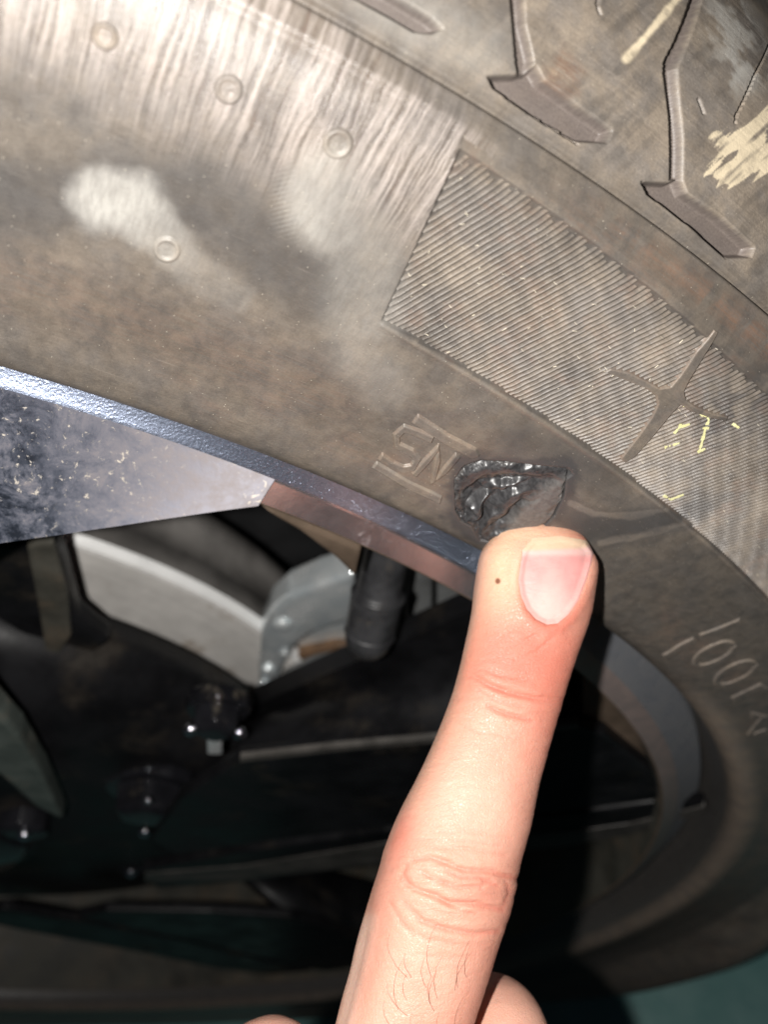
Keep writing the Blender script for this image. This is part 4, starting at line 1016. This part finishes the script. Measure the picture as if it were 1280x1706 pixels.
CREASES = [  # (line in the photograph, width px, depth mm)
    ([(785, 1124), (815, 1141), (845, 1153), (890, 1163), (935, 1166)], 5, 0.36), ([(812, 1175), (845, 1190), (884, 1200)], 4.5, 0.30),
    ([(800, 1150), (830, 1168), (870, 1178)], 4, 0.10), ([(765, 1205), (800, 1220), (850, 1228)], 4, 0.07), ([(790, 1110), (830, 1125), (880, 1132)], 4, 0.08),
    ([(845, 1080), (880, 1065), (905, 1052)], 3, 0.08), ([(860, 1100), (895, 1085), (925, 1058)], 3, 0.08),
    ([(690, 1432), (720, 1428), (745, 1438), (775, 1450), (820, 1453), (862, 1464)], 5, 0.34), ([(715, 1412), (770, 1412), (840, 1424)], 4, 0.10), ([(720, 1388), (780, 1384), (850, 1396)], 4, 0.06),
    ([(668, 1462), (690, 1480), (725, 1492), (750, 1504), (790, 1505), (836, 1516)], 5, 0.40), ([(700, 1448), (720, 1462), (745, 1470)], 4, 0.16), ([(745, 1452), (770, 1462), (800, 1462), (825, 1474)], 4, 0.20), ([(680, 1440), (672, 1455), (682, 1470)], 4, 0.14), ([(690, 1400), (760, 1400), (830, 1408)], 4, 0.08), ([(690, 1588), (740, 1596), (790, 1592)], 5, 0.06), ([(650, 1500), (668, 1535), (690, 1560)], 4, 0.10), ([(735, 1500), (760, 1512), (790, 1522)], 4, 0.14),
    ([(676, 1505), (705, 1535), (745, 1548), (790, 1556), (828, 1552)], 5, 0.28), ([(670, 1540), (710, 1565), (760, 1572)], 4, 0.06), ([(842, 1470), (848, 1488), (838, 1508)], 4.5, 0.12),
    ([(735, 1468), (760, 1478), (800, 1474), (815, 1466)], 4, 0.14),
]
NAIL = [(874, 916), (890, 899), (935, 896), (975, 903), (989, 920), (986, 940), (979, 964), (965, 1000), (948, 1024), (930, 1039), (912, 1041), (893, 1032), (878, 1015), (868, 992), (864, 965), (868, 938)]
NAIL_BED = NAIL
P_, F_, (c_red, c_yel, c_pal, c_mole), FC, FLAT, FDOR, FT, FW = index_finger()

# the rest of the hand: palm, curled fingers, thumb, wrist (skinned chains voxel-merged into one body)
def cam_pt(u_, v_, d_): return at_depth(u_, v_, d_)
right, up, back = ROT
base = axis3[-1]                                        # near the index knuckle
def off(p, r=0, u=0, b=0): return p + (right * r + up * u + back * b) / 1000.0
kn_i = off(base, -2, -14, 2)
wrist = off(kn_i, -8, -82, 14)
chains = [
    # index root
    [(axis3[-2] * .4 + axis3[-1] * .6, 8.4), (axis3[-1], 9.6), (kn_i, 12.0), (off(kn_i, -4, -40, 2), 14.5), (wrist, 19)],
]
kn_m = off(kn_i, 21, 2, -3); kn_r = off(kn_i, 38, -14, -12); kn_p = off(kn_i, 53, -28, -20)
pip_m = cam_pt(836, 1716, 0.1285)
chains += [
    [(wrist, 19), (off(kn_m, -6, -40, -2), 14), (kn_m, 12), (off(kn_m, -1, 8, -9), 9.6), (pip_m, 6.6), (off(pip_m, -2, -9, -14), 7.6), (off(pip_m, -6, -26, -20), 8), (off(pip_m, -8, -36, -12), 7)],
    [(off(wrist, 8, 0, -4), 18), (off(kn_r, -9, -36, -3), 13), (kn_r, 11.5), (off(kn_r, -2, 6, -11), 9.0), (off(kn_r, -6, 10, -24), 8.2), (off(kn_r, -8, 2, -36), 8.0), (off(kn_r, -10, -10, -36), 7.6), (off(kn_r, -9, -10, -26), 7)],
    [(off(wrist, 15, -2, -9), 16), (off(kn_p, -11, -30, -4), 12), (kn_p, 10.5), (off(kn_p, 0, 12, -9), 8.6), (off(kn_p, -2, 20, -18), 7.8), (off(kn_p, -5, 10, -31), 7.2), (off(kn_p, -8, -4, -31), 6.8), (off(kn_p, -9, -12, -24), 6)],
    [(off(wrist, -10, 8, -6), 17), (off(kn_i, -24, -44, -12), 14), (off(cam_pt(450, 1697, .1265), -6, -30, -1), 10.8), (off(cam_pt(450, 1697, .1265), -3, -14, 0), 9.6), (off(cam_pt(450, 1697, .1265), 0, -8.5, 0), 8.2)],
    [(wrist, 20), (off(wrist, -6, -30, 8), 22), (off(wrist, -12, -80, 16), 25), (off(wrist, -16, -130, 22), 27)],
    # web of the palm
    [(off(kn_i, 2, -24, -8), 13), (off(kn_m, 0, -22, -12), 13.5), (off(kn_r, -2, -22, -12), 13), (off(kn_p, -4, -16, -9), 11.5)],
    [(off(kn_i, -2, -50, -10), 15), (off(kn_m, -4, -46, -14), 16), (off(kn_r, -8, -42, -14), 15), (off(kn_p, -12, -34, -11), 13)],
]
bm = bmesh.new()
for ch in chains:
    pts = np.array([p for p, r in ch]); rr = np.array([r for p, r in ch]) / 1000
    n = len(pts); ts_ = np.arange(n); sm = smooth_curve(np.column_stack([pts, rr]), 8)
    V, Fq = tube(sm[:, :3], sm[:, 3], 24, True)
    vs = [bm.verts.new(v) for v in V]
    for f in Fq: bm.faces.new([vs[i] for i in f])
    for end, r in ((sm[0, :3], sm[0, 3]), (sm[-1, :3], sm[-1, 3])):
        bmesh.ops.create_icosphere(bm, subdivisions=3, radius=r * 0.995, matrix=Matrix.Translation(Vector(end)))
me = bpy.data.meshes.new('hand_base'); bm.to_mesh(me); bm.free()
tmp = bpy.data.objects.new('hand_base', me); scene.collection.objects.link(tmp)
md = tmp.modifiers.new('remesh', 'REMESH'); md.mode = 'VOXEL'; md.voxel_size = 0.0012
md2 = tmp.modifiers.new('smooth', 'SMOOTH'); md2.factor = 0.5; md2.iterations = 6
dg = bpy.context.evaluated_depsgraph_get()
ev = bpy.data.meshes.new_from_object(tmp.evaluated_get(dg))
nv = len(ev.vertices); HV = np.empty(nv * 3, np.float32); ev.vertices.foreach_get('co', HV); HV = HV.reshape(-1, 3)
HF = [tuple(p.vertices) for p in ev.polygons]
bpy.data.objects.remove(tmp); bpy.data.meshes.remove(ev)
HF4 = np.array([f if len(f) == 4 else (f[0], f[1], f[2], f[2]) for f in HF])
HF4 = np.array([f for f in HF if len(f) == 4])
# join both shells into one mesh
AV = np.vstack([P_, HV]); AF = np.vstack([F_, HF4 + len(P_)])
z = np.zeros(nv)
me = mesh_from('hand', AV - np.array(person.location), AF, True, dict(red=np.concatenate([c_red, z + .12]), yellow=np.concatenate([c_yel, z]), pale=np.concatenate([c_pal, z + .1]), mole=np.concatenate([c_mole, z])))
hand = link('hand', me, M_SKIN, person)
bmc = bmesh.new(); bmc.from_mesh(me); bmesh.ops.recalc_face_normals(bmc, faces=bmc.faces); bmc.to_mesh(me); bmc.free()

# fingernail: curved plate lying in its bed
def fingernail():
    k = NT('fingernail'); c = k.coord()
    tip_, lun, side = k.attr('free'), k.attr('lunula'), k.attr('shade')
    n1 = k.noise(c, 260, 3)
    col = k.mix(k.ramp(n1, .3, .7), (0.69, 0.30, 0.285), (0.74, 0.37, 0.345))
    col = k.mix(lun, col, (0.80, 0.60, 0.54)); col = k.mix(tip_, col, (0.66, 0.47, 0.33))
    col = k.mix(side, col, (0.68, 0.34, 0.29))
    k.pb(Base_Color=col, Roughness=0.34, Subsurface_Weight=0.2, Subsurface_Radius=(1, .4, .3), Subsurface_Scale=0.001, Coat_Weight=0.15, Coat_Roughness=0.2,
         Normal=k.bump(k.noise(c, 700, 2), 0.08, 0.0003))
    # follow the finger: parameters along (t) and across (x)
    a = np.linspace(840, 1010, 170); b = np.linspace(885, 1050, 170)
    # work on the finger surface itself: nearest finger vertices of the dorsal side
    grid = P_.reshape(len(FT), -1, 3); q = to_px(grid)
    sd = poly_sdf(q, NAIL)
    nphi = grid.shape[1]; sel = np.zeros(q.shape[:2], bool)
    phis = np.linspace(0, 2 * math.pi, nphi, endpoint=False)
    sel[:, (phis > math.radians(5)) & (phis < math.radians(175))] = True
    inside = (sd < 3.5) & sel
    F = grid_faces(len(FT), nphi, True); kp = inside.ravel()[F].all(1); F = F[kp]
    used = np.unique(F); rm = np.full(grid.shape[0] * nphi, -1); rm[used] = np.arange(len(used))
    X = np.cos(phis); Y = np.sin(phis)
    N = X[None, :, None] * FLAT[:, None] + Y[None, :, None] * FDOR[:, None]; N = N.reshape(-1, 3)[used]
    v = grid.reshape(-1, 3)[used]; s_ = sd.ravel()[used]; qq = q.reshape(-1, 2)[used]
    lift = 0.30 * sstep(3, -6, s_) - 0.10 + 0.16 * sstep(940, 900, qq[:, 1])
    top = v + N * (lift / 1000)[:, None]; bot = v + N * ((lift - 0.35) / 1000)[:, None]
    F2 = rm[F]
    ed = {}
    for f in F2:
        for i in range(4):
            e = (f[i], f[(i + 1) % 4]); ed[e] = ed.get(e, 0) + 1
    rimq = [(a_, b_, b_ + len(v), a_ + len(v)) for (a_, b_) in ed if (b_, a_) not in ed]
    FF = np.vstack([F2, F2[:, ::-1] + len(v), np.array([r_[::-1] for r_ in rimq])])
    fr = sstep(920, 912, qq[:, 1] + 0.05 * (qq[:, 0] - 920) - 6 * np.exp(-((qq[:, 0] - 990) / 14) ** 2) * -1)
    lu = 0.6 * np.exp(-(((qq[:, 0] - 912) / 45) ** 2 + ((qq[:, 1] - 1015) / 45) ** 2)) + 0.45 * sstep(930, 921, qq[:, 1])
    sh = 0.35 * np.exp(-((s_ + 2) / 7) ** 2) * sstep(930, 960, qq[:, 1])
    two = lambda x: np.concatenate([x, x])
    me = mesh_from('fingernail', np.vstack([top, bot]) - np.array(person.location), FF, True, dict(free=two(np.clip(fr, 0, 1)), lunula=two(np.clip(lu, 0, 1)), shade=two(np.clip(sh, 0, 1))))
    bmc = bmesh.new(); bmc.from_mesh(me); bmesh.ops.recalc_face_normals(bmc, faces=bmc.faces); bmc.to_mesh(me); bmc.free()
    return link('fingernail', me, k.m, person)
fingernail()

# short dark hairs behind the knuckle
def hairs():
    grid = P_.reshape(len(FT), -1, 3); q = to_px(grid).reshape(-1, 2); g = grid.reshape(-1, 3)
    phis = np.tile(np.linspace(0, 2 * math.pi, grid.shape[1], endpoint=False), len(FT))
    front = (phis > 0.3) & (phis < 2.85)
    gi = np.where(front)[0]; qf = q[gi]
    N = (np.cos(phis)[:, None] * np.repeat(FLAT, grid.shape[1], 0) + np.sin(phis)[:, None] * np.repeat(FDOR, grid.shape[1], 0))
    bm = bmesh.new(); r_ = random.Random(4)
    for i in range(20):
        u0 = r_.uniform(655, 790); v0 = r_.uniform(1610, 1790)
        if u0 > 815 - (v0 - 1600) * .33: continue
        ang = r_.uniform(-0.9, -0.35) if u0 < 740 else r_.uniform(-0.45, 0.15)
        L = r_.uniform(45, 105); pts = []
        for t in np.linspace(0, 1, 8):
            uu = u0 + math.sin(ang + t * 0.5) * L * t; vv = v0 - math.cos(ang) * L * t
            j = gi[np.argmin(((qf - (uu, vv)) ** 2).sum(1))]
            pts.append(g[j] + N[j] * (0.02 + 0.35 * math.sin(t * 2.2)) / 1000)
        V, Fq = tube(np.array(pts), np.linspace(0.019, 0.006, 8) / 1000, 5)
        vs = [bm.verts.new(v - np.array(person.location)) for v in V]
        for f in Fq: bm.faces.new([vs[k_] for k_ in f])
    k = NT('hair_brown'); k.pb(Base_Color=k.mix(k.noise(k.coord(), 300), (0.05, 0.025, 0.012), (0.10, 0.05, 0.025)), Roughness=0.45)
    o = bm_obj('finger_hair', bm, k.m, person, True); o['kind'] = 'stuff'
hairs()
